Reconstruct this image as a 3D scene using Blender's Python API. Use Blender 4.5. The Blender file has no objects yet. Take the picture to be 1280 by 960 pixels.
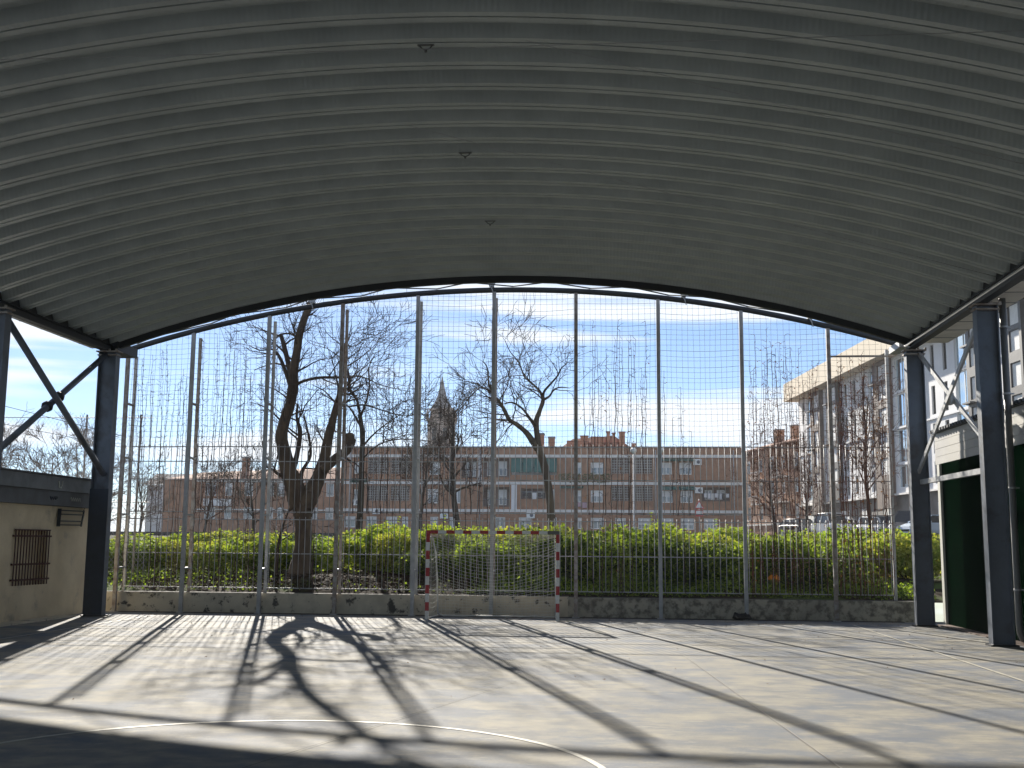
import bpy, math, random
from mathutils import Vector, Matrix
PI = math.pi
R = math.radians
scene = bpy.context.scene
C = scene.collection

# ------------------------------------------------------------------ camera
YAW, PITCH, ROLL, CAMH = .0857, .1408, .00825, 1.774
cam_d = bpy.data.cameras.new('camera')
cam = bpy.data.objects.new('camera', cam_d); C.objects.link(cam)
fw = Vector((-math.sin(YAW)*math.cos(PITCH), math.cos(YAW)*math.cos(PITCH), math.sin(PITCH)))
rt = Vector((math.cos(YAW), math.sin(YAW), 0)); up = rt.cross(fw)
r2 = math.cos(ROLL)*rt + math.sin(ROLL)*up
u2 = -math.sin(ROLL)*rt + math.cos(ROLL)*up
m = Matrix((r2, u2, -fw)).transposed().to_4x4(); m.translation = Vector((0, 0, CAMH))
cam.matrix_world = m
cam_d.sensor_width = 36; cam_d.lens = 36*1410/1280
cam_d.clip_start = .05; cam_d.clip_end = 3000
scene.camera = cam

# ------------------------------------------------------------------ light
SUN_AZ, SUN_EL = R(-16.4), R(23.3)          # azimuth from +Y, negative is to the left
world = bpy.data.worlds.new('World'); scene.world = world; world.use_nodes = True
nt = world.node_tree; nt.nodes.clear()
def N(tree, typ, **kw):
    n = tree.nodes.new(typ)
    for k, v in kw.items(): setattr(n, k, v)
    return n
wo = N(nt, 'ShaderNodeOutputWorld'); bg = N(nt, 'ShaderNodeBackground'); bg.inputs[1].default_value = .057
sky = N(nt, 'ShaderNodeTexSky', sky_type='NISHITA', sun_disc=False)
sky.sun_elevation = SUN_EL; sky.sun_rotation = SUN_AZ; sky.air_density = .65; sky.dust_density = .05; sky.ozone_density = 3.0
# cirrus: long thin streaks, the same over the whole sky
tc = N(nt, 'ShaderNodeTexCoord'); mp = N(nt, 'ShaderNodeMapping')
mp.inputs['Rotation'].default_value = (0, R(3.5), R(4)); mp.inputs['Scale'].default_value = (1.3, 1.0, 16.0); mp.inputs['Location'].default_value = (8.58, 31.6, 13.1)
n1 = N(nt, 'ShaderNodeTexNoise'); n1.inputs['Scale'].default_value = 1.7; n1.inputs['Detail'].default_value = 7; n1.inputs['Roughness'].default_value = .5; n1.inputs['Distortion'].default_value = .25
cr = N(nt, 'ShaderNodeValToRGB'); cr.color_ramp.elements[0].position = .50; cr.color_ramp.elements[1].position = .70; e_ = cr.color_ramp.elements.new(.60); e_.color = (.25, .25, .25, 1)
cr.color_ramp.elements[0].color = (0, 0, 0, 1); cr.color_ramp.elements[1].color = (.9, .9, .9, 1)
mx = N(nt, 'ShaderNodeMix', data_type='RGBA'); mx.inputs['B'].default_value = (7.6, 8.0, 8.5, 1)
nt.links.new(tc.outputs['Generated'], mp.inputs[0]); nt.links.new(mp.outputs[0], n1.inputs['Vector'])
nt.links.new(n1.outputs[0], cr.inputs[0]); nt.links.new(cr.outputs[0], mx.inputs['Factor'])
nt.links.new(sky.outputs[0], mx.inputs['A']); nt.links.new(mx.outputs['Result'], bg.inputs[0]); nt.links.new(bg.outputs[0], wo.inputs[0])

sun_d = bpy.data.lights.new('sun', 'SUN'); sun_d.energy = 4.6; sun_d.angle = R(.55); sun_d.color = (1, .93, .82)
sun = bpy.data.objects.new('sun', sun_d); C.objects.link(sun)
sd = Vector((math.sin(SUN_AZ)*math.cos(SUN_EL), math.cos(SUN_AZ)*math.cos(SUN_EL), math.sin(SUN_EL)))
sun.rotation_euler = sd.to_track_quat('Z', 'Y').to_euler(); sun.location = sd*60
scene.view_settings.view_transform = 'Standard'; scene.view_settings.look = 'None'
scene.view_settings.exposure = 1.3; scene.view_settings.gamma = 1
scene.cycles.max_bounces = 8; scene.cycles.diffuse_bounces = 4

# ------------------------------------------------------------------ helpers
class MB:
    def __init__(s): s.v = []; s.f = []; s.m = []; s.sm = []
    def face(s, pts, m=0, smooth=False):
        i = len(s.v); s.v += [tuple(p) for p in pts]; s.f.append(tuple(range(i, i+len(pts)))); s.m.append(m); s.sm.append(smooth)
    def box(s, x0, x1, y0, y1, z0, z1, m=0):
        if x0 > x1: x0, x1 = x1, x0
        if y0 > y1: y0, y1 = y1, y0
        if z0 > z1: z0, z1 = z1, z0
        i = len(s.v)
        s.v += [(x0,y0,z0),(x1,y0,z0),(x1,y1,z0),(x0,y1,z0),(x0,y0,z1),(x1,y0,z1),(x1,y1,z1),(x0,y1,z1)]
        for f in ((3,2,1,0),(4,5,6,7),(0,1,5,4),(1,2,6,5),(2,3,7,6),(3,0,4,7)):
            s.f.append(tuple(i+k for k in f)); s.m.append(m); s.sm.append(False)
        return s
    def tube(s, pts, rads, n=6, m=0, cap=True, phase=0, smooth=True):
        pts = [Vector(p) for p in pts]
        if not hasattr(rads, '__len__'): rads = [rads]*len(pts)
        base = len(s.v); L = len(pts); prev = None
        for k, p in enumerate(pts):
            d = (pts[min(k+1, L-1)] - pts[max(k-1, 0)])
            if d.length < 1e-9: d = Vector((0, 0, 1))
            d.normalize()
            if prev is None:
                a = Vector((1, 0, 0)) if abs(d.x) < .8 else Vector((0, 1, 0))
                a = (a - d*a.dot(d)).normalized()
            else:
                a = prev - d*prev.dot(d)
                a = a.normalized() if a.length > 1e-6 else d.orthogonal().normalized()
            prev = a; b = d.cross(a)
            for j in range(n):
                t = phase + 2*PI*j/n
                s.v.append(tuple(p + (a*math.cos(t) + b*math.sin(t))*rads[k]))
        for k in range(L-1):
            for j in range(n):
                q = base+k*n+j; w = base+k*n+(j+1) % n
                s.f.append((q, w, w+n, q+n)); s.m.append(m); s.sm.append(smooth)
        if cap:
            s.f.append(tuple(base+j for j in reversed(range(n)))); s.m.append(m); s.sm.append(False)
            s.f.append(tuple(base+(L-1)*n+j for j in range(n))); s.m.append(m); s.sm.append(False)
        return s
    def bar(s, p, q, w, h, m=0, upv=(0, 0, 1)):
        p, q = Vector(p), Vector(q); d = (q-p).normalized(); uv = Vector(upv)
        if abs(d.dot(uv)) > .99: uv = Vector((1, 0, 0))
        sx = d.cross(uv).normalized()*w/2; sz = sx.normalized().cross(d).normalized()*h/2
        i = len(s.v)
        for e in (p, q):
            for a, b in ((-1,-1),(1,-1),(1,1),(-1,1)): s.v.append(tuple(e+sx*a+sz*b))
        for f in ((0,1,2,3),(7,6,5,4),(0,4,5,1),(1,5,6,2),(2,6,7,3),(3,7,4,0)):
            s.f.append(tuple(i+k for k in f)); s.m.append(m); s.sm.append(False)
        return s
    def extrude(s, prof, x0, x1, m=0):
        """prof: (y,z) outline, extruded along x"""
        n = len(prof); i = len(s.v)
        s.v += [(x0, y, z) for y, z in prof] + [(x1, y, z) for y, z in prof]
        for k in range(n):
            a, b = i+k, i+(k+1) % n
            s.f.append((a, b, b+n, a+n)); s.m.append(m); s.sm.append(False)
        s.f.append(tuple(i+k for k in reversed(range(n)))); s.m.append(m); s.sm.append(False)
        s.f.append(tuple(i+n+k for k in range(n))); s.m.append(m); s.sm.append(False)
        return s
    def mesh(s, name, mats):
        me = bpy.data.meshes.new(name); me.from_pydata(s.v, [], s.f)
        if not isinstance(mats, (list, tuple)): mats = [mats]
        for mm in mats: me.materials.append(mm)
        me.polygons.foreach_set('material_index', s.m); me.polygons.foreach_set('use_smooth', s.sm)
        me.update(); return me
    def build(s, name, mats, parent=None, loc=(0, 0, 0), rot=(0, 0, 0)):
        return link(name, s.mesh(name, mats), parent, loc, rot)
def link(name, me, parent=None, loc=(0, 0, 0), rot=(0, 0, 0), scale=None):
    o = bpy.data.objects.new(name, me); C.objects.link(o); o.location = loc; o.rotation_euler = rot
    if scale: o.scale = scale
    if parent: o.parent = parent
    return o
def tag(o, label=None, cat=None, group=None, kind=None):
    if label: o['label'] = label
    if cat: o['category'] = cat
    if group: o['group'] = group
    if kind: o['kind'] = kind
    return o
def thing(name, label, cat, loc=(0, 0, 0), rz=0, group=None):
    o = bpy.data.objects.new(name, None); C.objects.link(o); o.location = loc; o.rotation_euler = (0, 0, rz); o.empty_display_size = .3
    return tag(o, label, cat, group)
def copy_tree(o, parent=None):
    c = o.copy(); C.objects.link(c); c.parent = parent
    for ch in [k for k in o.children]: copy_tree(ch, c)
    return c

# ------------------------------------------------------------------ materials
def mat(name, col, col2=None, scale=3.0, stretch=(1, 1, 1), rough=.7, metal=0, bump=0, bscale=None, lo=.4, hi=.6, detail=6, spec=.5, space='pos', col3=None, scale3=.6, lo3=.5, hi3=.6, transl=0):
    m = bpy.data.materials.new(name); m.use_nodes = True; t = m.node_tree
    b = t.nodes['Principled BSDF']; b.inputs['Roughness'].default_value = rough; b.inputs['Metallic'].default_value = metal
    b.inputs['Specular IOR Level'].default_value = spec
    b.inputs['Base Color'].default_value = (*col, 1)
    if space == 'pos':
        g = N(t, 'ShaderNodeNewGeometry').outputs['Position']
    else:
        g = N(t, 'ShaderNodeTexCoord').outputs['Object']
    mpn = N(t, 'ShaderNodeMapping'); mpn.inputs['Scale'].default_value = stretch; t.links.new(g, mpn.inputs[0])
    out = None
    if col2:
        n = N(t, 'ShaderNodeTexNoise'); n.inputs['Scale'].default_value = scale; n.inputs['Detail'].default_value = detail; n.inputs['Roughness'].default_value = .6
        t.links.new(mpn.outputs[0], n.inputs['Vector'])
        mr = N(t, 'ShaderNodeMapRange'); mr.inputs[1].default_value = lo; mr.inputs[2].default_value = hi; t.links.new(n.outputs[0], mr.inputs[0])
        x = N(t, 'ShaderNodeMix', data_type='RGBA'); x.inputs['A'].default_value = (*col, 1); x.inputs['B'].default_value = (*col2, 1)
        t.links.new(mr.outputs[0], x.inputs['Factor']); out = x.outputs['Result']
        if col3:
            n3 = N(t, 'ShaderNodeTexNoise'); n3.inputs['Scale'].default_value = scale3; n3.inputs['Detail'].default_value = detail; n3.inputs['Roughness'].default_value = .65
            t.links.new(mpn.outputs[0], n3.inputs['Vector'])
            mr3 = N(t, 'ShaderNodeMapRange'); mr3.inputs[1].default_value = lo3; mr3.inputs[2].default_value = hi3; t.links.new(n3.outputs[0], mr3.inputs[0])
            x3 = N(t, 'ShaderNodeMix', data_type='RGBA'); x3.inputs['B'].default_value = (*col3, 1)
            t.links.new(out, x3.inputs['A']); t.links.new(mr3.outputs[0], x3.inputs['Factor']); out = x3.outputs['Result']
        t.links.new(out, b.inputs['Base Color'])
    if bump:
        nb = N(t, 'ShaderNodeTexNoise'); nb.inputs['Scale'].default_value = bscale or scale*4; nb.inputs['Detail'].default_value = 5
        t.links.new(mpn.outputs[0], nb.inputs['Vector'])
        bp = N(t, 'ShaderNodeBump'); bp.inputs['Strength'].default_value = bump; bp.inputs['Distance'].default_value = .02
        t.links.new(nb.outputs[0], bp.inputs['Height']); t.links.new(bp.outputs[0], b.inputs['Normal'])
    if transl:
        tr = N(t, 'ShaderNodeBsdfTranslucent'); ms = N(t, 'ShaderNodeMixShader'); ms.inputs[0].default_value = transl
        if out: 
            mul = N(t, 'ShaderNodeMix', data_type='RGBA', blend_type='MULTIPLY'); mul.inputs['Factor'].default_value = 1; mul.inputs['B'].default_value = (1.25, 1.15, .45, 1)
            t.links.new(out, mul.inputs['A']); t.links.new(mul.outputs['Result'], tr.inputs[0])
        else: tr.inputs[0].default_value = (*col, 1)
        t.links.new(b.outputs[0], ms.inputs[1]); t.links.new(tr.outputs[0], ms.inputs[2])
        t.links.new(ms.outputs[0], t.nodes['Material Output'].inputs[0])
    return m
M = {}
def D(k, *a, **kw): M[k] = mat(k, *a, **kw)
D('floor', (.185, .19, .195), (.32, .30, .25), scale=2.3, rough=.85, spec=.2, bump=.2, bscale=45, lo=.40, hi=.62, detail=15, col3=(.145, .165, .20), scale3=1.0, lo3=.47, hi3=.60, stretch=(.8, 1, 1))
D('line', (.50, .48, .40), (.36, .35, .32), scale=6, rough=.7, lo=.5, hi=.62)
D('crack', (.42, .40, .36), (.33, .32, .3), scale=9, rough=.8)
D('roof', (.46, .505, .50), (.38, .42, .42), scale=1.3, lo=.35, hi=.65, rough=.42, spec=.5)
D('steel', (.13, .157, .20), (.11, .13, .165), scale=2, rough=.5, bump=.05, col3=(.075, .08, .09), scale3=1.6, lo3=.5, hi3=.66)
D('steel_dark', (.035, .038, .042), rough=.5)
D('steel_navy', (.028, .04, .06), (.022, .03, .045), scale=3, rough=.5)
D('galv', (.46, .47, .48), (.36, .37, .38), scale=5, rough=.5, metal=.1, bump=.05)
D('galv_rust', (.40, .38, .36), (.25, .20, .17), scale=7, rough=.6, metal=.1, bump=.05)
D('gutter', (.78, .75, .69), (.68, .65, .60), scale=2, rough=.6)
D('concrete', (.62, .56, .44), (.5, .45, .355), scale=2.2, rough=.9, bump=.3, bscale=25, lo=.42, hi=.62, col3=(.09, .085, .075), scale3=4.0, lo3=.57, hi3=.64, detail=14)
D('concrete_stain', (.50, .46, .37), (.38, .35, .285), scale=2.5, rough=.9, bump=.35, bscale=25, col3=(.17, .155, .13), scale3=5.0, lo3=.46, hi3=.60, detail=14)
D('cream', (.70, .59, .41), (.60, .50, .34), scale=1.3, rough=.85, bump=.25, bscale=30, col3=(.38, .33, .25), scale3=2.2, lo3=.58, hi3=.74, detail=12)
D('fascia', (.20, .215, .225), (.16, .17, .18), scale=3, rough=.8)
D('fascia_dark', (.13, .14, .15), (.11, .115, .12), scale=3, rough=.8)
D('rust', (.075, .022, .014), (.05, .014, .01), scale=12, rough=.7)
D('white_paint', (.78, .78, .76), (.66, .66, .64), scale=20, rough=.5)
D('red_paint', (.42, .02, .025), (.33, .018, .02), scale=20, rough=.5)
D('grey_tape', (.12, .12, .12), rough=.7)
D('net', (.62, .62, .58), rough=.8)
D('net_dark', (.10, .10, .095), rough=.8)
D('green_wall', (.0018, .0095, .004), (.0013, .007, .003), scale=1.2, rough=1, spec=0)
D('cladding', (.52, .51, .47), (.45, .44, .42), scale=.9, rough=.5)
D('trim', (.55, .56, .50), rough=.6)
D('brick', (.41, .215, .125), (.28, .15, .09), scale=1.6, rough=.9, bump=.1, lo=.35, hi=.65)
D('brick_dark', (.20, .125, .095), (.15, .095, .075), scale=1.2, rough=.9)
D('brick_orange', (.42, .20, .115), (.33, .15, .09), scale=1.5, rough=.9)
D('tile', (.34, .15, .085), (.26, .115, .07), scale=2, rough=.9)
D('ledge', (.82, .80, .76), (.7, .68, .65), scale=2, rough=.8)
D('white_wall', (.76, .76, .77), (.70, .70, .71), scale=.5, rough=.7)
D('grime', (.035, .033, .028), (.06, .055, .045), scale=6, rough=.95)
D('cream_soffit', (.70, .60, .45), rough=.8)
D('dark_panel', (.075, .07, .068), (.055, .05, .048), scale=2, rough=.5)
D('brown_panel', (.15, .10, .075), (.11, .075, .06), scale=2, rough=.6)
D('grey_base', (.20, .185, .17), (.16, .145, .135), scale=1, rough=.8)
D('lattice', (.42, .40, .37), (.36, .34, .32), scale=2, rough=.8)
D('window_white', (.84, .84, .82), rough=.5)
D('blind', (.80, .80, .79), (.72, .72, .71), scale=3, rough=.7)
D('glass', (.20, .24, .27), rough=.08, spec=.8)
D('sky_glass', (.55, .66, .74), rough=.04, spec=1.0, metal=.9)
D('awning', (.015, .14, .13), (.01, .11, .10), scale=4, rough=.8)
D('awning_dark', (.03, .09, .07), rough=.8)
D('cloth_white', (.7, .7, .72), rough=.9)
D('cloth_dark', (.03, .03, .035), rough=.9)
D('cloth_pink', (.5, .34, .4), rough=.9)
D('stone', (.38, .29, .235), (.32, .245, .20), scale=.8, rough=.95)
D('slate', (.26, .25, .25), (.22, .21, .21), scale=.8, rough=.8)
D('soil', (.045, .034, .024), (.028, .021, .015), scale=1.5, spec=.05, rough=1, bump=.5, bscale=9, col3=(.07, .10, .03), scale3=.5, lo3=.5, hi3=.6)
D('asphalt', (.055, .055, .055), (.045, .045, .045), scale=2, rough=.9)
D('bark', (.13, .098, .066), (.07, .052, .038), scale=5, stretch=(1, 1, .35), rough=.95, bump=.7, bscale=16)
D('bark_dark', (.085, .07, .055), (.055, .045, .038), scale=5, stretch=(1, 1, .35), rough=.95, bump=.4)
D('twig', (.07, .052, .04), rough=.9)
D('twig_red', (.15, .075, .05), (.11, .06, .045), scale=3, rough=.9)
D('twig_pale', (.26, .20, .155), (.2, .15, .12), scale=3, rough=.9)
D('vine', (.085, .06, .05), (.12, .075, .055), scale=3, rough=.9)
D('vine_red', (.17, .065, .045), (.11, .06, .045), scale=3, rough=.9)
D('leaf', (.26, .36, .075), (.15, .24, .05), scale=1.1, rough=.7, spec=.15, lo=.38, hi=.62, transl=.5)
D('leaf_dark', (.085, .13, .035), (.05, .09, .025), scale=1.5, rough=.7, spec=.15, transl=.25)
D('leaf_yellow', (.48, .50, .15), (.33, .39, .10), scale=1.5, rough=.7, spec=.15, transl=.35)
D('grass_dry', (.30, .25, .12), (.2, .22, .06), scale=1, rough=.9, transl=.3)
D('dry_leaf', (.20, .10, .055), (.14, .07, .04), scale=2, rough=.8, transl=.3)
D('tyre', (.02, .02, .02), rough=.8)
D('lamp_glass', (.8, .8, .78), rough=.3)
D('wood_debris', (.028, .021, .015), (.075, .055, .037), scale=3, rough=1, spec=.05)
D('black_bag', (.012, .012, .013), rough=.5)
D('pipe', (.16, .165, .165), rough=.5, metal=.3)
D('orange_petal', (.65, .26, .03), rough=.6, transl=.3)
D('sign_red', (.5, .03, .03), rough=.5)
# worn court paint: pale scuffs and small dark spots over the mottled slab
def scuffs():
    m = M['floor']; t = m.node_tree; b = t.nodes['Principled BSDF']; src = b.inputs['Base Color'].links[0].from_socket
    g = N(t, 'ShaderNodeNewGeometry')
    for (sc, st, lo, hi, col, amt) in ((3.0, (.7, 1.8, 1), .56, .68, (.42, .40, .32), .7), (9, (1, 1, 1), .66, .74, (.52, .49, .40), .6), (5, (1, 1, 1), .66, .72, (.10, .11, .12), .55), (30, (1, 1, 1), .70, .76, (.09, .09, .09), .6)):
        mp_ = N(t, 'ShaderNodeMapping'); mp_.inputs['Scale'].default_value = st; mp_.inputs['Location'].default_value = (sc, sc*2, 0); t.links.new(g.outputs['Position'], mp_.inputs[0])
        n_ = N(t, 'ShaderNodeTexNoise'); n_.inputs['Scale'].default_value = sc; n_.inputs['Detail'].default_value = 14; n_.inputs['Roughness'].default_value = .75; t.links.new(mp_.outputs[0], n_.inputs['Vector'])
        r_ = N(t, 'ShaderNodeMapRange'); r_.inputs[1].default_value = lo; r_.inputs[2].default_value = hi; r_.inputs[4].default_value = amt; t.links.new(n_.outputs[0], r_.inputs[0])
        x_ = N(t, 'ShaderNodeMix', data_type='RGBA'); x_.inputs['B'].default_value = (*col, 1); t.links.new(src, x_.inputs['A']); t.links.new(r_.outputs[0], x_.inputs['Factor']); src = x_.outputs['Result']
    t.links.new(src, b.inputs['Base Color'])
scuffs()
# embossed roof sheet: fine ribs across the panels
def emboss():
    m = M['roof']; t = m.node_tree; b = t.nodes['Principled BSDF']
    g = N(t, 'ShaderNodeNewGeometry'); sx = N(t, 'ShaderNodeSeparateXYZ'); t.links.new(g.outputs['Position'], sx.inputs[0])
    mu = N(t, 'ShaderNodeMath', operation='MULTIPLY'); mu.inputs[1].default_value = 2*PI/.075; t.links.new(sx.outputs[0], mu.inputs[0])
    sn = N(t, 'ShaderNodeMath', operation='SINE'); t.links.new(mu.outputs[0], sn.inputs[0])
    bp = N(t, 'ShaderNodeBump'); bp.inputs['Strength'].default_value = .3; bp.inputs['Distance'].default_value = .005
    t.links.new(sn.outputs[0], bp.inputs['Height']); t.links.new(bp.outputs[0], b.inputs['Normal'])
emboss()

# ------------------------------------------------------------------ ground
def ter(y):
    P = [(28.5, .45), (30, .62), (33, .85), (36, 1.0), (45, 1.25), (60, 1.9), (85, 2.25), (120, 2.4), (1500, 2.4)]
    if y <= P[0][0]: return P[0][1]
    for (a, b), (c, d) in zip(P, P[1:]):
        if y <= c: return b+(d-b)*(y-a)/(c-a)
    return P[-1][1]
b = MB()
b.face([(-400, -400, 0), (400, -400, 0), (400, 28.45, 0), (-400, 28.45, 0)]); tag(b.build('court_floor', M['floor']), kind='structure')
b = MB(); rng = random.Random(5)
ys = [28.46, 29, 29.5, 30, 30.5, 31, 31.5, 32, 33, 34, 35, 36, 38, 41, 45, 52, 60, 70, 85, 100, 120, 200, 1500]
xs = [-1200, -300, -100, -60, -40, -30] + [-25+i*.9 for i in range(47)] + [20, 30, 45, 60, 100, 300, 1200]
vid = {}
for j, y in enumerate(ys):
    for i, x in enumerate(xs):
        z = ter(y) + (rng.uniform(-.05, .05) if 28.6 < y < 45 else 0)
        if -8.8 < x < -3.5 and 29 < y < 33: z += .12
        vid[i, j] = len(b.v); b.v.append((x, y, z))
for j in range(len(ys)-1):
    for i in range(len(xs)-1):
        b.f.append((vid[i, j], vid[i+1, j], vid[i+1, j+1], vid[i, j+1])); b.m.append(0); b.sm.append(True)
tag(b.build('ground', M['soil']), kind='structure')
b = MB(); b.box(-90, 60, 78, 104, 2.05, 2.42); tag(b.build('road', M['asphalt']), kind='structure')
b = MB(); b.box(-90, 60, 104, 118, 2.1, 2.55); tag(b.build('pavement', M['grey_base']), kind='structure')

# court paint: centre circle, goal area, side line, baseline; thin expansion joint
def arc_line(name, cx, cy, r, a0, a1, w, n=64, z=.004, mt='line'):
    b = MB()
    for k in range(n):
        t0 = a0+(a1-a0)*k/n; t1 = a0+(a1-a0)*(k+1)/n
        b.face([(cx+(r-w/2)*math.cos(t), cy+(r-w/2)*math.sin(t), z) for t in (t0,)] + [(cx+(r+w/2)*math.cos(t0), cy+(r+w/2)*math.sin(t0), z),
                (cx+(r+w/2)*math.cos(t1), cy+(r+w/2)*math.sin(t1), z), (cx+(r-w/2)*math.cos(t1), cy+(r-w/2)*math.sin(t1), z)])
    return tag(b.build(name, M[mt]), kind='structure')
def line(name, p, q, w, z=.004, mt='line'):
    p, q = Vector((*p, z)), Vector((*q, z)); s = (q-p).normalized().cross(Vector((0, 0, 1)))*w/2
    b = MB(); b.face([p-s, p+s, q+s, q-s][::-1])
    if (b.v[1] and 0): pass
    return tag(b.build(name, M[mt]), kind='structure')
arc_line('centre_circle_line', -2.78, 8.64, 2.83, 0, 2*PI, .06)
line('baseline', (-10.9, 26.79), (5.6, 26.79), .05)
line('side_line', (5.55, 26.79), (5.55, -12), .05, z=.008)
line('side_line', (-10.9, 26.79), (-10.9, -12), .05, z=.008)
line('expansion_joint', (-1.2, 15.0), (-3.1, 8.2), .008, z=.012, mt='asphalt')
line('expansion_joint', (1.2, 19.0), (1.9, 9.0), .01, z=.012, mt='crack')

# ------------------------------------------------------------------ sports canopy
CX, HALF, ZC, SAG = -2.6, 9.65, 8.21, 1.63
RR = (HALF*HALF+SAG*SAG)/(2*SAG)
def zarc(x, dz=0): return ZC - RR + math.sqrt(RR*RR-(x-CX)**2) + dz
canopy = thing('sports_canopy', 'barrel vaulted grey sheet metal canopy on dark steel columns over the court', 'canopy', (CX, 26.7, 0))
PO = (-CX, -26.7, 0)      # parts below are modelled in place
def part(mb, name, mt, par=canopy): return mb.build(name, mt, par, PO)
NS = 56
xs = [CX-HALF+2*HALF*i/NS for i in range(NS+1)]
PITCHP = .716
prof = [(0, .035), (.014, .035), (.018, 0), (.125, 0), (.20, .17), (.30, .175), (.42, .175), (.516, .17), (.591, 0), (.698, 0), (.702, .035), (.716, .035)]
b = MB()
for k, (py, pz) in enumerate(prof):
    for x in xs:
        t = (x-CX)/RR; b.v.append((x-CX + math.sin(t)*0, py, zarc(x)+pz))
n1_ = NS+1
for k in range(len(prof)-1):
    for i in range(NS):
        a = k*n1_+i; b.f.append((a, a+n1_, a+n1_+1, a+1)); b.m.append(0); b.sm.append(False)
pan = b.mesh('roof_panel', M['roof'])
for k in range(56):
    y = 26.62-PITCHP*(k+1)
    link('roof_panel', pan, canopy, (0, y-26.7, 0))
# closing skin above the sheets, so that the vault casts a full shadow and has thickness
b = MB()
for i in range(NS):
    x0, x1 = xs[i], xs[i+1]
    b.face([(x0, 26.62, zarc(x0, .2)), (x1, 26.62, zarc(x1, .2)), (x1, -13.4, zarc(x1, .2)), (x0, -13.4, zarc(x0, .2))])
part(b, 'roof_skin', M['roof'])
def arch(name, y0, y1, d0, d1, mt='steel_dark', x0=CX-HALF, x1=CX+HALF, n=48):
    b = MB(); q = [x0+(x1-x0)*i/n for i in range(n+1)]
    for i in range(n):
        a, c = q[i], q[i+1]
        P = [[(x, y, zarc(x, dz)) for (y, dz) in ((y0, d0), (y1, d0), (y1, d1), (y0, d1))] for x in (a, c)]
        for k in range(4): b.face([P[0][k], P[0][(k+1) % 4], P[1][(k+1) % 4], P[1][k]])
    return part(b, name, M[mt])
arch('gable_arch', 26.625, 26.74, -.15, .21)
arch('gable_flashing', 26.56, 26.80, .215, .24, 'steel')
# eave beams, gutters
for s, xb, xg0, xg1 in ((-1, -12.22, -12.95, -12.36), (1, 7.07, 7.24, 8.0)):
    b = MB(); b.box(xb-.09, xb+.09, -13, 26.78, 6.36, 6.38); b.box(xb-.012, xb+.012, -13, 26.78, 6.38, 6.53); b.box(xb-.09, xb+.09, -13, 26.78, 6.53, 6.548)
    part(b, 'eave_beam', M['steel_dark'])
    b = MB(); xf = CX+s*(HALF+.002); b.box(xf, xf+s*.01, -13, 26.6, 6.549, 6.742); part(b, 'eave_light_stop', M['steel_dark'])  # added dark strip blocking light through the sheet gaps, thin slits left for glints
    b = MB(); b.box(xg0, xg1, -13, 27.0, 6.56, 6.575); b.box(xg0 if s < 0 else xg1-.015, xg0+.015 if s < 0 else xg1, -13, 27.0, 6.575, 6.8)
    b.box(min(xg0, xg1)+.015, max(xg0, xg1)-.015, 26.98, 27.0, 6.575, 6.78)
    part(b, 'gutter', M['gutter'])
    y = 26.3
    st = MB(); st.box(xg0-.003, xg1+.003, 0, .03, 6.553, 6.559); stm = st.mesh('gutter_strap', M['steel'])
    while y > 0:
        o = link('gutter_strap', stm, canopy, (-CX, y-26.7, 0)); y -= .95
    if s > 0: b = MB(); b.tube([(xb-s*.16, -13, 6.42), (xb-s*.16, 26.6, 6.42)], .028, 6); part(b, 'eave_pipe', M['galv'])
# columns
def column(xin, xout, y, s, pad=False):
    c = MB(); w = .24; zt = 6.33
    c.box(xin, xin+s*.02, y-w/2, y+w/2, .02, zt); c.box(xout, xout-s*.02, y-w/2, y+w/2, .02, zt)
    c.box(xin+s*.02, xout-s*.02, y-.009, y+.009, .02, zt)
    o = part(c, 'column', M['steel'])
    p = MB(); p.box(min(xin, xout)-.05, max(xin, xout)+.05, y-w/2-.05, y+w/2+.05, .005, .03); po = p.build('base_plate', M['steel_dark'], o)
    p = MB(); p.box(min(xin, xout)-.06, max(xin, xout)+.06, y-.15, y+.15, 6.33, 6.358); p.box(min(xin, xout)-.03, max(xin, xout)+.03, y-.13, y+.13, 6.24, 6.27)
    for dx in (.08, .25, .42):
        p.box(min(xin, xout)+dx, min(xin, xout)+dx+.04, y-.145, y-.11, 6.358, 6.40)
    p.build('cap_plate', M['galv_rust'], o)
    if pad:
        p = MB(); p.box(xin+s*.025, xout-s*.025, y-.127, y-.115, .04, 3.0); p.box(min(xin, xout)-.012, max(xin, xout)+.012, y-.135, y-.127, .04, 3.0)
        p.build('protective_cover', M['steel_navy'], o)
    return o
LY = [26.3-5.1*i for i in range(8)]; RY = [26.85-5.1*i for i in range(8)]
for i, y in enumerate(LY): column(-11.93, -12.37, y, -1, pad=(i == 0))
for y in RY: column(6.96, 7.36, y, 1)
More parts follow.
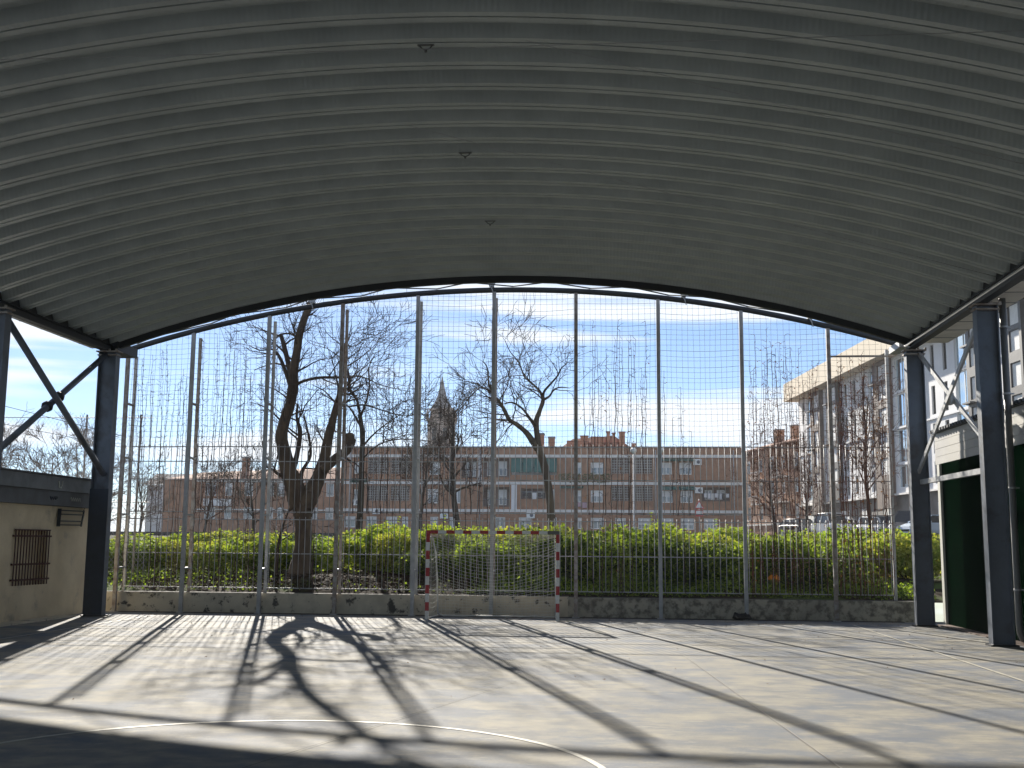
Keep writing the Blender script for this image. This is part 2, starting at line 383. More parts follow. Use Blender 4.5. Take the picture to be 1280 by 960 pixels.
for i in range(1):
    for (x, ya, yb, za, zt, s) in ((-12.2, LY[i], LY[i+1], 3.35, 6.25, -1), (7.2, RY[i], RY[i+1], 3.5, 6.25, 1)):
        b = MB()
        if s < 0: b.tube([(x, ya-.1, zt), (x, yb+.1, za)], .072, 10)
        else: b.bar((x+.06, ya-.1, zt), (x+.06, yb+.1, za), .05, .11)
        part(b, 'cross_brace', M['steel'] if s < 0 else M['galv'])
        b = MB()
        if s < 0: b.tube([(x+.12, ya-.1, za), (x+.12, yb+.1, zt)], .072, 10)
        else: b.bar((x-.06, ya-.1, za), (x-.06, yb+.1, zt), .05, .11)
        part(b, 'cross_brace', M['steel'] if s < 0 else M['galv'])
        ym = (ya+yb)/2; zm = (za+zt)/2
        for d in (-.28, .28):
            if s > 0: break
            dv = Vector((0, yb-ya, za-zt)).normalized(); p = Vector((x, ym, zm))+dv*d
            b = MB(); b.tube([p-dv*.035, p+dv*.035], .125, 8); part(b, 'brace_clamp', M['steel_dark'])
        if s > 0: b = MB(); b.box(x-.035, x+.035, ym-.12, ym+.12, zm-.12, zm+.12); part(b, 'brace_plate', M['galv'])
    b = MB(); b.bar((7.2, RY[i]-.1, 3.26), (7.2, RY[i+1]+.1, 3.24), .09, .11); part(b, 'strut', M['galv'])
# plates where the gable arch meets the columns
b = MB(); b.box(-12.5, -12.05, 26.5, 27.7, 6.42, 6.66); part(b, 'knee_bracket', M['steel_dark'])
b = MB(); b.box(6.85, 7.1, 26.9, 27.9, 6.44, 6.6); part(b, 'knee_bracket', M['galv'])
# small ceiling hooks seen under the vault, thin wires along the ridge
for (x, y) in ((-2.35, 13.8), (-2.35, 17.9), (-2.35, 21.9)):
    z = zarc(x)
    b = MB(); b.tube([(x-.09, y, z-.005), (x-.05, y, z-.05), (x, y, z-.07), (x+.05, y, z-.05), (x+.09, y, z-.005)], .009, 6); b.box(x-.11, x+.11, y-.02, y+.02, z-.01, z)
    b.tube([(x, y, z-.07), (x, y, z-.1)], .018, 8)
    part(b, 'ceiling_hook', M['pipe'])
for (p, q) in (((-9, 12, 7.35), (6, 11.5, 7.1)), ((7, 15.4, 6.6), (-1, 13.2, 7.95)), ((7, 20.5, 6.6), (-3, 16.0, 7.98))):
    b = MB(); b.tube([p, ((p[0]+q[0])/2, (p[1]+q[1])/2, (p[2]+q[2])/2-.02), q], .005, 4); part(b, 'tension_wire', M['galv'])

# ------------------------------------------------------------------ fence at the court end
FX = [-12.45, -10.72, -8.72, -6.80, -4.84, -2.88, -.80, 1.26, 3.31, 5.43, 6.95]
def zch(x):       # underside of the top chord
    return 8.17 - 1.47*((x+2.65)/9.75)**2
fence = thing('court_fence', 'tall galvanised steel bar fence with high posts closing the end of the court', 'fence', (-2.65, 28.3, 0))
FO = (2.65, -28.3, 0)
def fp(mb, name, mt, par=None): return mb.build(name, mt, par or fence, FO if par is None else (0, 0, 0))
YF = 28.05; YB = 28.55; WT = .55
n = 60; q = [-12.35+19.45*i/n for i in range(n+1)]
b = MB(); b.tube([(x, YF-.0, zch(x)+.02) for x in q], .07, 10); fp(b, 'top_chord', M['steel_dark'])
b = MB()
xx = [-12.2+.98*i for i in range(20)]
for i in range(len(xx)-1):
    a, c = xx[i], xx[i+1]
    if i % 2 == 0: b.tube([(a, YF-.05, zch(a)+.1), (c, 26.78, zarc(c)-.1)], .018, 6)
    else: b.tube([(a, 26.78, zarc(a)-.1), (c, YF-.05, zch(c)+.1)], .018, 6)
fp(b, 'chord_tie', M['net_dark'])
for x in (-2.95, 1.9, 5.0, -7.6):
    b = MB(); z = zch(x); b.box(x-.06, x+.06, YF-.12, YF+.05, z+.1, z+.2); b.tube([(x-.1, YF-.09, z+.2), (x+.02, YF-.12, z+.02), (x+.06, YF-.12, z-.12)], .014, 5)
    b.tube([(x+.1, YF-.09, z+.2), (x+.02, YF-.13, z+.05)], .014, 5)
    fp(b, 'chord_clamp', M['galv'])
for i, x in enumerate(FX):
    zt = zch(x)-.03
    if i < 10:
        b = MB(); b.box(x-.045, x+.045, YF-.045, YF+.045, .0, zt); o = fp(b, 'front_post', M['galv'] if i % 3 else M['galv_rust'])
        p = MB(); p.box(x-.09, x+.09, YF-.09, YF+.09, .003, .018); p.build('post_foot', M['galv'], o)
    if 6 <= i < 10: continue
    b = MB(); b.box(x-.035, x+.035, YB-.035, YB+.035, WT-.1, zt-.05); fp(b, 'rear_post', M['galv_rust'] if i % 2 else M['galv'])
    if i < 10:
        for z in (1.1, 2.45, 3.9, 5.3):
            if z < zt-.3:
                b = MB(); b.box(x-.05, x+.05, YF+.046, YB-.036, z-.02, z+.02); fp(b, 'post_spacer', M['galv'])
bar_lo = MB().tube([(0, 0, 0), (0, 0, 1.80)], .0095, 5, phase=.3).mesh('fence_bar', M['galv'])
bar_hi = MB().tube([(0, 0, 0), (0, 0, 1.76)], .0095, 5, phase=.3).mesh('fence_bar', M['galv'])
YP = 28.36
for i in range(10):
    x0, x1 = FX[i]+.05, FX[i+1]-.05
    rails = [.62, 1.48, 2.34, 2.53, 3.36, 4.20] + ([3.82] if i < 5 else [])
    for z in rails:
        b = MB(); b.box(x0, x1, YP-.022, YP-.004, z-.012, z+.012); fp(b, 'fence_rail', M['galv'])
    nb = max(2, int(round((x1-x0)/.146)))
    for k in range(nb):
        x = x0+(x1-x0)*(k+.5)/nb
        link('fence_bar', bar_lo, fence, (x+2.65, YP+.008-28.3, .61)); link('fence_bar', bar_hi, fence, (x+2.65, YP+.008-28.3, 2.50))
b = MB(); b.box(FX[9]+.05, 7.0, YF-.02, YF+.02, 6.40, 6.44); fp(b, 'top_rail', M['galv_rust'])
# small gate stub at the left end
b = MB(); b.box(-12.78, -12.73, 28.0, 28.05, 0, 4.55); fp(b, 'rear_post', M['galv_rust'])

# ball stop net above the bars
b = MB(); rng = random.Random(3)
for i in range(10):
    x0, x1 = FX[i], FX[i+1]; nn = int((x1-x0)/.135)
    for k in range(nn):
        x = x0+(x1-x0)*(k+.5)/nn + rng.uniform(-.008, .008); zt = zch(x)+.03; z = 4.15; pts = []
        w = rng.uniform(.004, .02); ph = rng.uniform(0, 6)
        while z < zt: pts.append((x+w*math.sin(z*1.7+ph), 28.22+.03*math.sin(z*2+x), z)); z += .45
        pts.append((x, 28.22, zt)); b.tube(pts, .0036, 3, cap=False)
z = 4.2
while z < 8.15:
    for i in range(10):
        x0, x1 = FX[i], FX[i+1]
        xs_ = [x0+(x1-x0)*k/6 for k in range(7)]; sg = rng.uniform(0, .05)
        pts = [(x, 28.225+.02*math.sin(x*3), z-sg*(1-((x-x0)/(x1-x0)*2-1)**2)) for x in xs_ if z < zch(x)+.02]
        if len(pts) > 1: b.tube(pts, .0045 if rng.random() < .2 else .0032, 3, cap=False)
    z += .135
net = b.build('ball_stop_net', M['net_dark']); tag(net, 'thin square mesh ball stop net hung between the tall fence posts', 'net')

# low wall under the fence
b = MB(); b.box(-12.9, -1.0, 28.18, 28.6, -.2, .50); b.m[1] = 1
w1 = b.build('perimeter_wall', [M['concrete'], M['grime']])
tag(w1, 'low cream rendered wall with dark top stains under the left and middle fence bays', 'wall')
b = MB(); b.box(-1.0, 7.5, 28.18, 28.6, -.2, .485); b.m[1] = 1
w2 = b.build('perimeter_wall', [M['concrete_stain'], M['grime']])
tag(w2, 'low wall with dark peeling stained render under the fence bays right of the goal', 'wall')
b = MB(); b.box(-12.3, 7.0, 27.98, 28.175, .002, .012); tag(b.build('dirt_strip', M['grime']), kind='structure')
b = MB()
rg = random.Random(8)
for k in range(9): b.tube([(3.0+.04*k, 27.98+rg.uniform(-.02, .02), .04), (3.02+.04*k, 27.95, .04+rg.uniform(.05, .11)), (3.07+.04*k, 27.92, .03)], [.05, .06, .04], 6)
tag(b.build('rubbish_bag', M['black_bag']), 'small black crumpled rubbish bag on the floor against the stained low wall', 'bag')

# ------------------------------------------------------------------ handball goal
GX, GY = -2.73, 26.79
goal = thing('handball_goal', 'handball goal with red and white striped frame and white net', 'goal', (GX, GY, 0))
def striped_post(x, flip):
    b = MB(); z = 0; k = 0
    while z < 2.0-.001:
        z1 = min(z+.2, 2.0); b.box(x-.04, x+.04, -.04, .04, z, z1, 0 if k % 2 == 0 else 1); z = z1; k += 1
    return b.build('post', [M['white_paint'], M['red_paint']], goal)
striped_post(-1.54, 0); striped_post(1.54, 0)
b = MB(); x = -1.58; b.box(x, x+.28, -.04, .04, 2.0, 2.08, 1); x += .28; k = 0
while x < 1.30-.001:
    x1 = min(x+.2, 1.30); b.box(x, x1, -.04, .04, 2.0, 2.08, k % 2); x = x1; k += 1
b.box(1.30, 1.58, -.041, .041, 2.0, 2.081, 2)
b.build('crossbar', [M['white_paint'], M['red_paint'], M['grey_tape']], goal)
for s in (-1, 1):
    b = MB(); b.tube([(s*1.52, .04, 2.0), (s*1.50, .35, 1.96), (s*1.47, .78, 1.55), (s*1.45, 1.0, .9), (s*1.44, 1.08, .03)], .017, 8)
    b.tube([(s*1.53, .04, 1.78), (s*1.50, .22, 1.97)], .012, 6)
    b.build('stanchion', M['white_paint'], goal)
    b = MB(); b.tube([(s*1.54, .04, .03), (s*1.44, 1.08, .03)], .02, 8); b.build('ground_bar', M['white_paint'], goal)
b = MB(); b.tube([(-1.44, 1.08, .03), (1.44, 1.08, .03)], .02, 8); b.build('ground_bar', M['white_paint'], goal)
def netpt(u, v):            # u -1..1 across, v 0 top .. 1 bottom; back of the net
    prof_ = [(.05, 1.99), (.40, 1.93), (.72, 1.55), (.88, 1.05), (.96, .55), (1.02, .05)]
    t = v*(len(prof_)-1); i = min(int(t), len(prof_)-2); f = t-i
    y = prof_[i][0]*(1-f)+prof_[i+1][0]*f; z = prof_[i][1]*(1-f)+prof_[i+1][1]*f
    sag = (1-abs(u)**1.7)*min(1, v*1.6)
    return (u*(1.5-.05*v), y+.12*sag, .04+(z-.04)*(1-.36*sag*min(1, .35+z/1.4)))
b = MB(); NU, NV = 29, 30
for i in range(NU):
    u = -1+2*i/(NU-1); b.tube([netpt(u+.004*math.sin(v*9+i), v/24) for v in range(25)], .0042, 3, cap=False)
for j in range(NV):
    v = (j+.5)/NV; b.tube([netpt(-1+2*i/20, v+.004*math.sin(i*1.3+j)) for i in range(21)], .0045, 3, cap=False)
for s in (-1, 1):
    for j in range(18):
        z = .08+j*.105
        yb = .98 if z < .9 else max(.1, .98-(z-.9)*.62)
        b.tube([(s*1.53, .03, z), (s*1.48, yb*.5, z-.05), (s*1.45, yb, z)], .003, 3, cap=False)
    for j in range(8):
        y = .12+j*.11; zt = 1.97 if y < .35 else 1.97-(y-.35)*1.0
        b.tube([(s*(1.53-.06*y), y, .03), (s*(1.52-.05*y), y, max(.3, zt))], .003, 3, cap=False)
b.build('net', M['net'], goal)
b = MB(); rg = random.Random(2)
b.tube([(-1.4+2.8*i/24, .99+.03*rg.random(), .02+(.05 if i % 5 == 0 else .02)*rg.random()) for i in range(25)], .02, 5); b.build('net_rope', M['net'], goal)

# ------------------------------------------------------------------ shed on the left
shed = thing('changing_room_shed', 'low cream rendered shed with grey flat roof edge at the left of the court', 'shed', (-12.9, 20, 0))
SO = (12.9, -20, 0)
def sp(mb, name, mt, par=None): return mb.build(name, M[mt], par or shed, SO if par is None else (0, 0, 0))
def holes_x(xface, y0, y1, z0, z1, holes, t):
    """wall in a YZ plane facing +X with rectangular holes"""
    b = MB(); ysx = sorted({y0, y1, *[h[0] for h in holes], *[h[1] for h in holes]}); zs = sorted({z0, z1, *[h[2] for h in holes], *[h[3] for h in holes]})
    for i in range(len(ysx)-1):
        for j in range(len(zs)-1):
            cy, cz = (ysx[i]+ysx[i+1])/2, (zs[j]+zs[j+1])/2
            if any(h[0] < cy < h[1] and h[2] < cz < h[3] for h in holes): continue
            b.face([(xface, ysx[i], zs[j]), (xface, ysx[i+1], zs[j]), (xface, ysx[i+1], zs[j+1]), (xface, ysx[i], zs[j+1])])
    for h in holes:
        b.face([(xface, h[0], h[2]), (xface, h[1], h[2]), (xface-t, h[1], h[2]), (xface-t, h[0], h[2])][::-1])
        b.face([(xface, h[0], h[3]), (xface, h[1], h[3]), (xface-t, h[1], h[3]), (xface-t, h[0], h[3])])
        b.face([(xface, h[0], h[2]), (xface, h[0], h[3]), (xface-t, h[0], h[3]), (xface-t, h[0], h[2])][::-1])
        b.face([(xface, h[1], h[2]), (xface, h[1], h[3]), (xface-t, h[1], h[3]), (xface-t, h[1], h[2])])
    return b
W = (23.78, 25.28, .78, 1.98)
b = holes_x(-12.9, 8, 27.5, -.1, 2.56, [W], .25)
b.face([(-12.9, 27.5, -.1), (-16.5, 27.5, -.1), (-16.5, 27.5, 2.56), (-12.9, 27.5, 2.56)])
b.face([(-12.9, 8, -.1), (-16.5, 8, -.1), (-16.5, 8, 2.56), (-12.9, 8, 2.56)][::-1])
b.face([(-16.5, 27.5, -.1), (-16.5, 8, -.1), (-16.5, 8, 2.56), (-16.5, 27.5, 2.56)])
sp(b, 'wall', 'cream')
b = MB(); b.box(-16.7, -12.72, 7.8, 27.6, 2.565, 2.90); sp(b, 'fascia', 'fascia_dark')
b = MB(); b.box(-16.8, -12.62, 7.7, 27.7, 2.905, 3.22); o = sp(b, 'fascia', 'fascia')
b = MB(); b.box(-16.85, -12.56, 7.65, 27.75, 3.223, 3.26); sp(b, 'roof_edge', 'steel_dark')
b = MB(); b.box(-13.15, -13.12, W[0], W[1], W[2], W[3]); win = sp(b, 'window', 'cream')
g = MB()
g.box(-12.86, -12.84, W[0]-.06, W[1]+.02, W[3]+.0, W[3]+.03)
g.build('window_lintel', M['rust'], win)
for z in (.90, 1.24, 1.86):
    g = MB(); g.box(-12.89, -12.85, W[0]-.08, W[1]+.1, z-.02, z+.02); g.build('grille_rail', M['rust'], win)
for k in range(13):
    y = W[0]-.0+k*(W[1]-W[0])/12; g = MB(); g.box(-12.868, -12.848, y-.011, y+.011, W[2]+.0, W[3]+.02); g.build('grille_bar', M['rust'], win)
gm = MB()
gm.tube([(-12.612, 25.08, 3.12), (-12.612, 25.10, 2.99), (-12.612, 25.19, 2.96), (-12.612, 25.24, 3.04), (-12.612, 25.25, 3.13)], .012, 5); gm.build('graffiti', M['trim'], shed, SO)
gm = MB()
gm.tube([(-12.712, 25.9+.5*k/14, 2.74+.05*math.sin(k*2.1)) for k in range(15)], .009, 5); gm.build('graffiti', M['trim'], shed, SO)
gm = MB()
gm.tube([(-12.712, 24.9+.35*k/11, 2.73+.045*math.sin(k*1.9+1)) for k in range(12)], .011, 5); gm.build('graffiti', M['steel_navy'], shed, SO)
# tilted louvre / bracket below the fascia
v = MB()
p0, p1 = (-12.88, 25.62, 2.44), (-12.88, 26.85, 2.44)
v.bar((-12.86, 25.70, 2.50), (-12.80, 25.55, 2.10), .08, .05)
o = sp(v, 'wall_rack', 'steel_dark')
for z, e in ((2.47, 0), (2.38, .02), (2.22, -.05), (2.13, -.08)):
    v = MB(); v.bar((-12.84, 25.72+e, z), (-12.84, 26.88+e, z+.01), .03, .03); v.build('rack_bar', M['steel_dark'], o)
v = MB(); v.bar((-12.84, 26.90, 2.50), (-12.84, 26.78, 2.11), .03, .04); v.bar((-12.85, 26.86, 2.46), (-12.82, 27.15, 2.9), .012, .012); v.build('rack_bar', M['steel_dark'], o)
# low kerb strip along the shed
b = MB(); b.box(-12.88, -12.45, 8, 26.0, 0, .03); tag(b.build('kerb_strip', M['concrete']), kind='structure')

# chain link fence behind the shed
cf = thing('chain_link_fence', 'chain link fence with thin posts rising behind the left shed', 'fence', (-17, 31, .5))
b = MB()
X0, X1, Z0, Z1 = -27.0, -12.9, .5, 5.3
k = -60
while k < 200:
    x = X0+k*.12
    pts = []
    # diamonds as two families of inclined wires
    for sgn in (1, -1):
        xa, xb = (x, x+(Z1-Z0)*.8) if sgn > 0 else (x+(Z1-Z0)*.8, x)
        pa, pb = Vector((xa, 31+.01*sgn, Z0)), Vector((xb, 31+.01*sgn, Z1))
        # clip to the panel
        d = pb-pa; t0, t1 = 0, 1
        if abs(d.x) > 1e-6:
            ta, tb = (X0-pa.x)/d.x, (X1-pa.x)/d.x
            t0, t1 = max(t0, min(ta, tb)), min(t1, max(ta, tb))
        if t1 > t0+.01: b.tube([pa+d*t0, pa+d*t1], .0028, 3, cap=False)
    k += 1
for z in (Z1, 2.9): b.tube([(X0, 31, z), (X1, 31, z-.05)], .012, 5)
b.build('wire_mesh', M['galv'], cf, (17, -31, -.5))
for x in (-26, -23.2, -20.4, -17.6, -14.9, -13.3):
    b = MB(); b.tube([(x, 31.05, .4), (x, 31.05, 5.35)], .03, 8); b.build('post', M['galv_rust'], cf, (17, -31, -.5))
b = MB(); b.tube([(-12.72, 28.6, 4.5), (-18, 31, 5.75), (-27, 34, 6.3)], .008, 4); b.tube([(-12.72, 28.6, 4.2), (-18, 31, 5.2), (-27, 34, 5.8)], .006, 4)
tag(b.build('overhead_wire', M['steel_dark']), 'two thin dark wires running left above the chain link fence behind the shed', 'wire')

# ------------------------------------------------------------------ green walled annex on the right
ann = thing('annex_building', 'dark green court side wall with pale horizontal cladding and dark roof edge above', 'building', (7.78, 20, 0))
AO = (-7.78, -20, 0)
b = MB(); b.box(7.78, 10.5, -6, 27.3, -.1, 3.72); b.build('green_wall', M['green_wall'], ann, AO)
z = 3.725
for k in range(4):
    b = MB(); b.box(7.80+.004*(k % 2), 10.4, -6, 27.75, z, z+.178); b.build('cladding_board', M['cladding'], ann, AO); z += .185
b = MB(); b.box(7.74, 10.6, -6.1, 27.85, z+.003, z+.07)
for k in range(140): y = 27.8-k*.2; b.box(7.70, 7.74, y-.1, y, z+.02, z+.085)
b.build('roof_edge', M['steel_dark'], ann, AO)
b = MB(); b.box(7.72, 7.775, 27.18, 27.36, 0, 3.70); b.build('corner_trim', M['trim'], ann, AO)
b = MB(); b.box(7.5, 7.775, -6, 27.1, 0, .025); tag(b.build('kerb_strip', M['brown_panel']), kind='structure')
dp = thing('downpipe', 'grey round downpipe running down behind the nearer right column with curved foot', 'pipe', (7.62, 22.15, 0))
b = MB(); b.tube([(0, 0, 6.62), (0, 0, .35), (.01, 0, .2), (.05, 0, .1), (.14, -.02, .06)], .065, 12); b.build('pipe', M['pipe'], dp)
for z in (1.0, 2.9, 4.7, 6.0):
    b = MB(); b.tube([(0, 0, z-.02), (0, 0, z+.02)], .072, 12); b.box(.06, .13, -.02, .02, z-.012, z+.012); b.build('pipe_clip', M['galv'], dp)
M['car_glass'] = mat('car_glass', (.02, .025, .03), rough=.2, spec=.6)

# ------------------------------------------------------------------ buildings behind
class Bld:
    """local x along the facade, local y into the building, z up"""
    def __init__(s, name, label, loc, rz): s.t = thing(name, label, 'building', loc, rz)
    def p(s, mb, name, mt, par=None): return mb.build(name, M[mt], par or s.t)
    def box(s, name, mt, x0, x1, y0, y1, z0, z1, par=None): b = MB(); b.box(x0, x1, y0, y1, z0, z1); return s.p(b, name, mt, par)
    def wall(s, name, mt, x0, x1, z0, z1, holes, t=.3, y=0):
        b = MB(); xs_ = sorted({x0, x1, *[h[0] for h in holes], *[h[1] for h in holes]}); zs = sorted({z0, z1, *[h[2] for h in holes], *[h[3] for h in holes]})
        xs_ = [q for q in xs_ if x0 <= q <= x1]; zs = [q for q in zs if z0 <= q <= z1]
        for i in range(len(xs_)-1):
            for j in range(len(zs)-1):
                cx, cz = (xs_[i]+xs_[i+1])/2, (zs[j]+zs[j+1])/2
                if any(h[0] < cx < h[1] and h[2] < cz < h[3] for h in holes): continue
                b.face([(xs_[i], y, zs[j]), (xs_[i+1], y, zs[j]), (xs_[i+1], y, zs[j+1]), (xs_[i], y, zs[j+1])])
        for h in holes:
            a, c, d, e = h[:4]
            b.face([(a, y, d), (c, y, d), (c, y+t, d), (a, y+t, d)]); b.face([(a, y, e), (a, y+t, e), (c, y+t, e), (c, y, e)])
            b.face([(a, y, d), (a, y+t, d), (a, y+t, e), (a, y, e)]); b.face([(c, y, d), (c, y, e), (c, y+t, e), (c, y+t, d)])
        return s.p(b, name, mt)
    def window(s, x0, x1, z0, z1, y=.1, frame='window_white', pane='glass', blind=0, mull=1, fw=.09, blindmat='blind'):
        b = MB(); d = .07
        b.box(x0, x1, y, y+d, z0, z0+fw); b.box(x0, x1, y, y+d, z1-fw, z1); b.box(x0, x0+fw, y, y+d, z0+fw, z1-fw); b.box(x1-fw, x1, y, y+d, z0+fw, z1-fw)
        for k in range(mull):
            xm = x0+(x1-x0)*(k+1)/(mull+1); b.box(xm-fw/2, xm+fw/2, y+.005, y+d-.005, z0+fw, z1-fw)
        o = s.p(b, 'window', frame)
        b = MB(); b.box(x0+.02, x1-.02, y+.045, y+.06, z0+.02, z1-.02); s.p(b, 'pane', pane, o)
        if blind > 0:
            zb = z1-(z1-z0)*blind; b = MB(); b.box(x0+fw, x1-fw, y+.02, y+.04, zb, z1-fw); s.p(b, 'blind', blindmat, o)
        return o
# --- long brick apartment block (front roughly faces the court)
X0B = -28.24
def U(px): return (px-430)*.0846
def Zb(py): return 11.95-(py-558.5)*.0836
bb = Bld('brick_apartment_block', 'long three storey brick apartment block with pale floor bands and green awnings across the street', (X0B, 118.9, 0), R(-.25))
Wd = 42.1
openings = []; wins = []
rb = random.Random(12)
def win(px0, px1, py0, py1, **kw): h = (U(px0), U(px1), Zb(py1), Zb(py0)); openings.append(h); wins.append((h, kw))
lat = []
def lattice(px0, px1, py0, py1): lat.append((U(px0), U(px1), Zb(py1), Zb(py0))); openings.append(lat[-1])
balc = []
def balcony(px0, px1, py0, py1): balc.append((U(px0), U(px1), Zb(py1), Zb(py0))); openings.append(balc[-1])
# top floor
for a, b_ in ((828, 842), (851, 866), (721, 731), (742, 758)): win(a, b_, 578, 593, blind=.45)
for a, b_ in ((828, 843), (852, 867), (721, 731), (742, 757)): win(a, b_, 613, 628, blind=.5)
for a, b_ in ((690, 697),): win(a, b_, 612, 628)
lattice(768, 790, 572.5, 592); lattice(793, 818, 572.5, 592); lattice(768, 790, 607.5, 626); lattice(793, 818, 607.5, 626)
lattice(462, 488, 573, 593); lattice(491, 515, 573, 593); lattice(462, 488, 608, 627); lattice(491, 515, 608, 627)
balcony(607, 641, 573, 597); balcony(643, 700, 573, 594); balcony(581, 600, 574, 598)
balcony(608, 641, 609, 634); balcony(655, 688, 611, 624)
balcony(878, 912, 608.5, 626)
win(444, 452, 578, 593); win(444, 451, 613, 629); win(538, 552, 612, 630, blind=.4); win(571, 580, 611, 630); win(540, 554, 578, 594, blind=.6)
# ground floor
for a, b_ in ((433, 447), (461, 474), (486, 500), (506, 514), (542, 552), (566, 574), (623, 636), (653, 668), (694, 700), (722, 731), (742, 758), (772, 785), (800, 816), (828, 843), (852, 868), (880, 896)):
    win(a, b_, 647, 661, blind=rb.choice([0, .3, .6]))
bb.wall('wall', 'brick', 0, Wd, 2.2, 11.85, openings, t=.35)
bb.box('back_wall', 'brick_dark', .01, Wd-.01, 1.5, 10, 2.2, 11.6)
bb.box('side_wall', 'brick', -.02, 0, 0.001, 10, 2.2, 11.85); bb.box('side_wall', 'brick', Wd, Wd+.02, 0.001, 10, 2.2, 11.85)
bb.box('roof', 'tile', -.1, Wd+.1, .01, 10.2, 11.86, 12.0)
for z in (10.95, 8.1, 5.2): bb.box('floor_band', 'ledge', -.12, Wd+.12, -.16, -.003, z-.13, z+.17)
bb.box('parapet_cap', 'ledge', -.08, Wd+.08, -.1, -.003, 11.86, 11.98)
for h, kw in wins: bb.window(*h, **kw)
for (a, c, d, e) in lat:
    b = MB(); nx = max(3, int((c-a)/.24)); nz = max(3, int((e-d)/.24))
    for k in range(nx+1): x = a+(c-a)*k/nx; b.box(x-.035, x+.035, .04, .14, d, e)
    for k in range(nz+1): z = d+(e-d)*k/nz; b.box(a, c, .05, .13, z-.035, z+.035)
    bb.p(b, 'lattice_screen', 'lattice')
for i, (a, c, d, e) in enumerate(balc):
    bb.box('balcony_back', 'brick_dark' if i != 1 else 'blind', a-.1, c+.1, 1.2, 1.3, d-.1, e+.1)
    bb.box('balcony_floor', 'ledge', a+.002, c-.002, .002, 1.2, d-.12, d-.002)
    w = (c-a)/3
    bb.window(a+w*.4, a+w*1.2, d+.2, e-.25, y=1.05); bb.window(a+w*1.7, a+w*2.6, d+.2, e-.25, y=1.05, blind=.5)
    b = MB()
    for k in range(int((c-a)/.16)): x = a+.08+k*.16; b.box(x-.012, x+.012, -.02, .0, d, d+.75)
    b.box(a, c, -.03, .01, d+.75, d+.8); bb.p(b, 'railing', 'steel')
bb.box('pillar', 'white_wall', U(643.5), U(650.5), -.12, -.005, Zb(637.5), Zb(606.5)); bb.box('pillar', 'white_wall', U(602), U(606), -.1, -.005, Zb(603), Zb(572.5))
# awnings
def awning(px0, px1, py0, py1, out=.7, mt='awning'):
    x0, x1, z0, z1 = U(px0), U(px1), Zb(py1), Zb(py0); b = MB()
    b.face([(x0, -.02, z1), (x0, -out, z0), (x1, -out, z0), (x1, -.02, z1)]); b.face([(x0, -out, z0), (x0, -out, z0-.12), (x1, -out, z0-.12), (x1, -out, z0)])
    b.face([(x0, -.02, z1-.03), (x1, -.02, z1-.03), (x1, -out, z0-.03), (x0, -out, z0-.03)])
    return bb.p(b, 'awning', mt)
for a, b_ in ((643, 657), (658, 671), (672, 685), (686, 700)): awning(a, b_, 572.8, 589.5, .35)
awning(826, 848, 572.6, 575.5, .6, 'awning_dark'); awning(849, 870, 572.6, 575.5, .6, 'awning_dark')
awning(830, 848, 607.6, 611, .6, 'awning'); awning(850, 870, 607.6, 611, .6, 'awning')
awning(704, 733, 607.6, 609.6, .5, 'awning_dark'); awning(440, 462, 599, 603, .5, 'awning_dark')
for (px, py) in ((873, 573), (874, 608), (560, 641), (449, 625), (668, 640), (474, 636)):
    x, z = U(px), Zb(py+7); b = MB(); b.box(x-.42, x+.42, -.45, -.16, z-.1, z+.5); b.tube([(x, -.46, z+.2), (x, -.45, z+.2)], .2, 12, m=0)
    o = bb.p(b, 'air_conditioner', 'window_white'); b = MB(); b.tube([(x+.1, -.47, z+.2), (x+.1, -.455, z+.2)], .19, 14); bb.p(b, 'fan_grille', 'steel', o)
for px in (439, 531, 604, 711, 822, 917):
    b = MB(); b.tube([(U(px), -.2, 2.3), (U(px), -.2, 11.6)], .055, 6); bb.p(b, 'rain_pipe', 'galv')
# laundry hung out on lines
for (px0, px1, py, cols) in ((880, 911, 616, ('cloth_white', 'cloth_white', 'blind', 'cloth_white', 'cloth_white', 'cloth_dark', 'cloth_white')), (657, 688, 616, ('cloth_dark', 'cloth_dark', 'blind', 'cloth_dark', 'cloth_dark')), (724, 738, 628, ('cloth_pink', 'cloth_pink'))):
    b = MB(); b.tube([(U(px0), -.3, Zb(py)), (U(px1), -.3, Zb(py)-.03)], .012, 4); bb.p(b, 'clothes_line', 'steel'); n_ = len(cols)
    for k, cm in enumerate(cols):
        xa = U(px0+(px1-px0)*(k+.08)/n_); xb_ = U(px0+(px1-px0)*(k+.9)/n_); hh = .45+.25*((k*7) % 3)/2; z = Zb(py)-.02; b = MB()
        for q_ in range(4): u0, u1 = xa+(xb_-xa)*q_/4, xa+(xb_-xa)*(q_+1)/4; y0, y1 = -.3+.04*(q_ % 2), -.3+.04*((q_+1) % 2); b.face([(u0, y0, z-hh), (u1, y1, z-hh+.03), (u1, -.3, z), (u0, -.3, z)])
        bb.p(b, 'laundry', cm)
# green plants trough on the top balcony line
b = MB(); rg = random.Random(4)
for k in range(420):
    x = U(rg.uniform(703, 766)); z = Zb(rg.uniform(592, 603)); y = rg.uniform(-.5, -.17); a = rg.uniform(0, 6); s_ = .13
    b.face([(x, y, z), (x+s_*math.cos(a), y-.03, z+s_*math.sin(a)), (x+s_*math.cos(a+1.2), y+.03, z+s_*math.sin(a+1.2))])
bb.p(b, 'balcony_plants', 'leaf_dark')
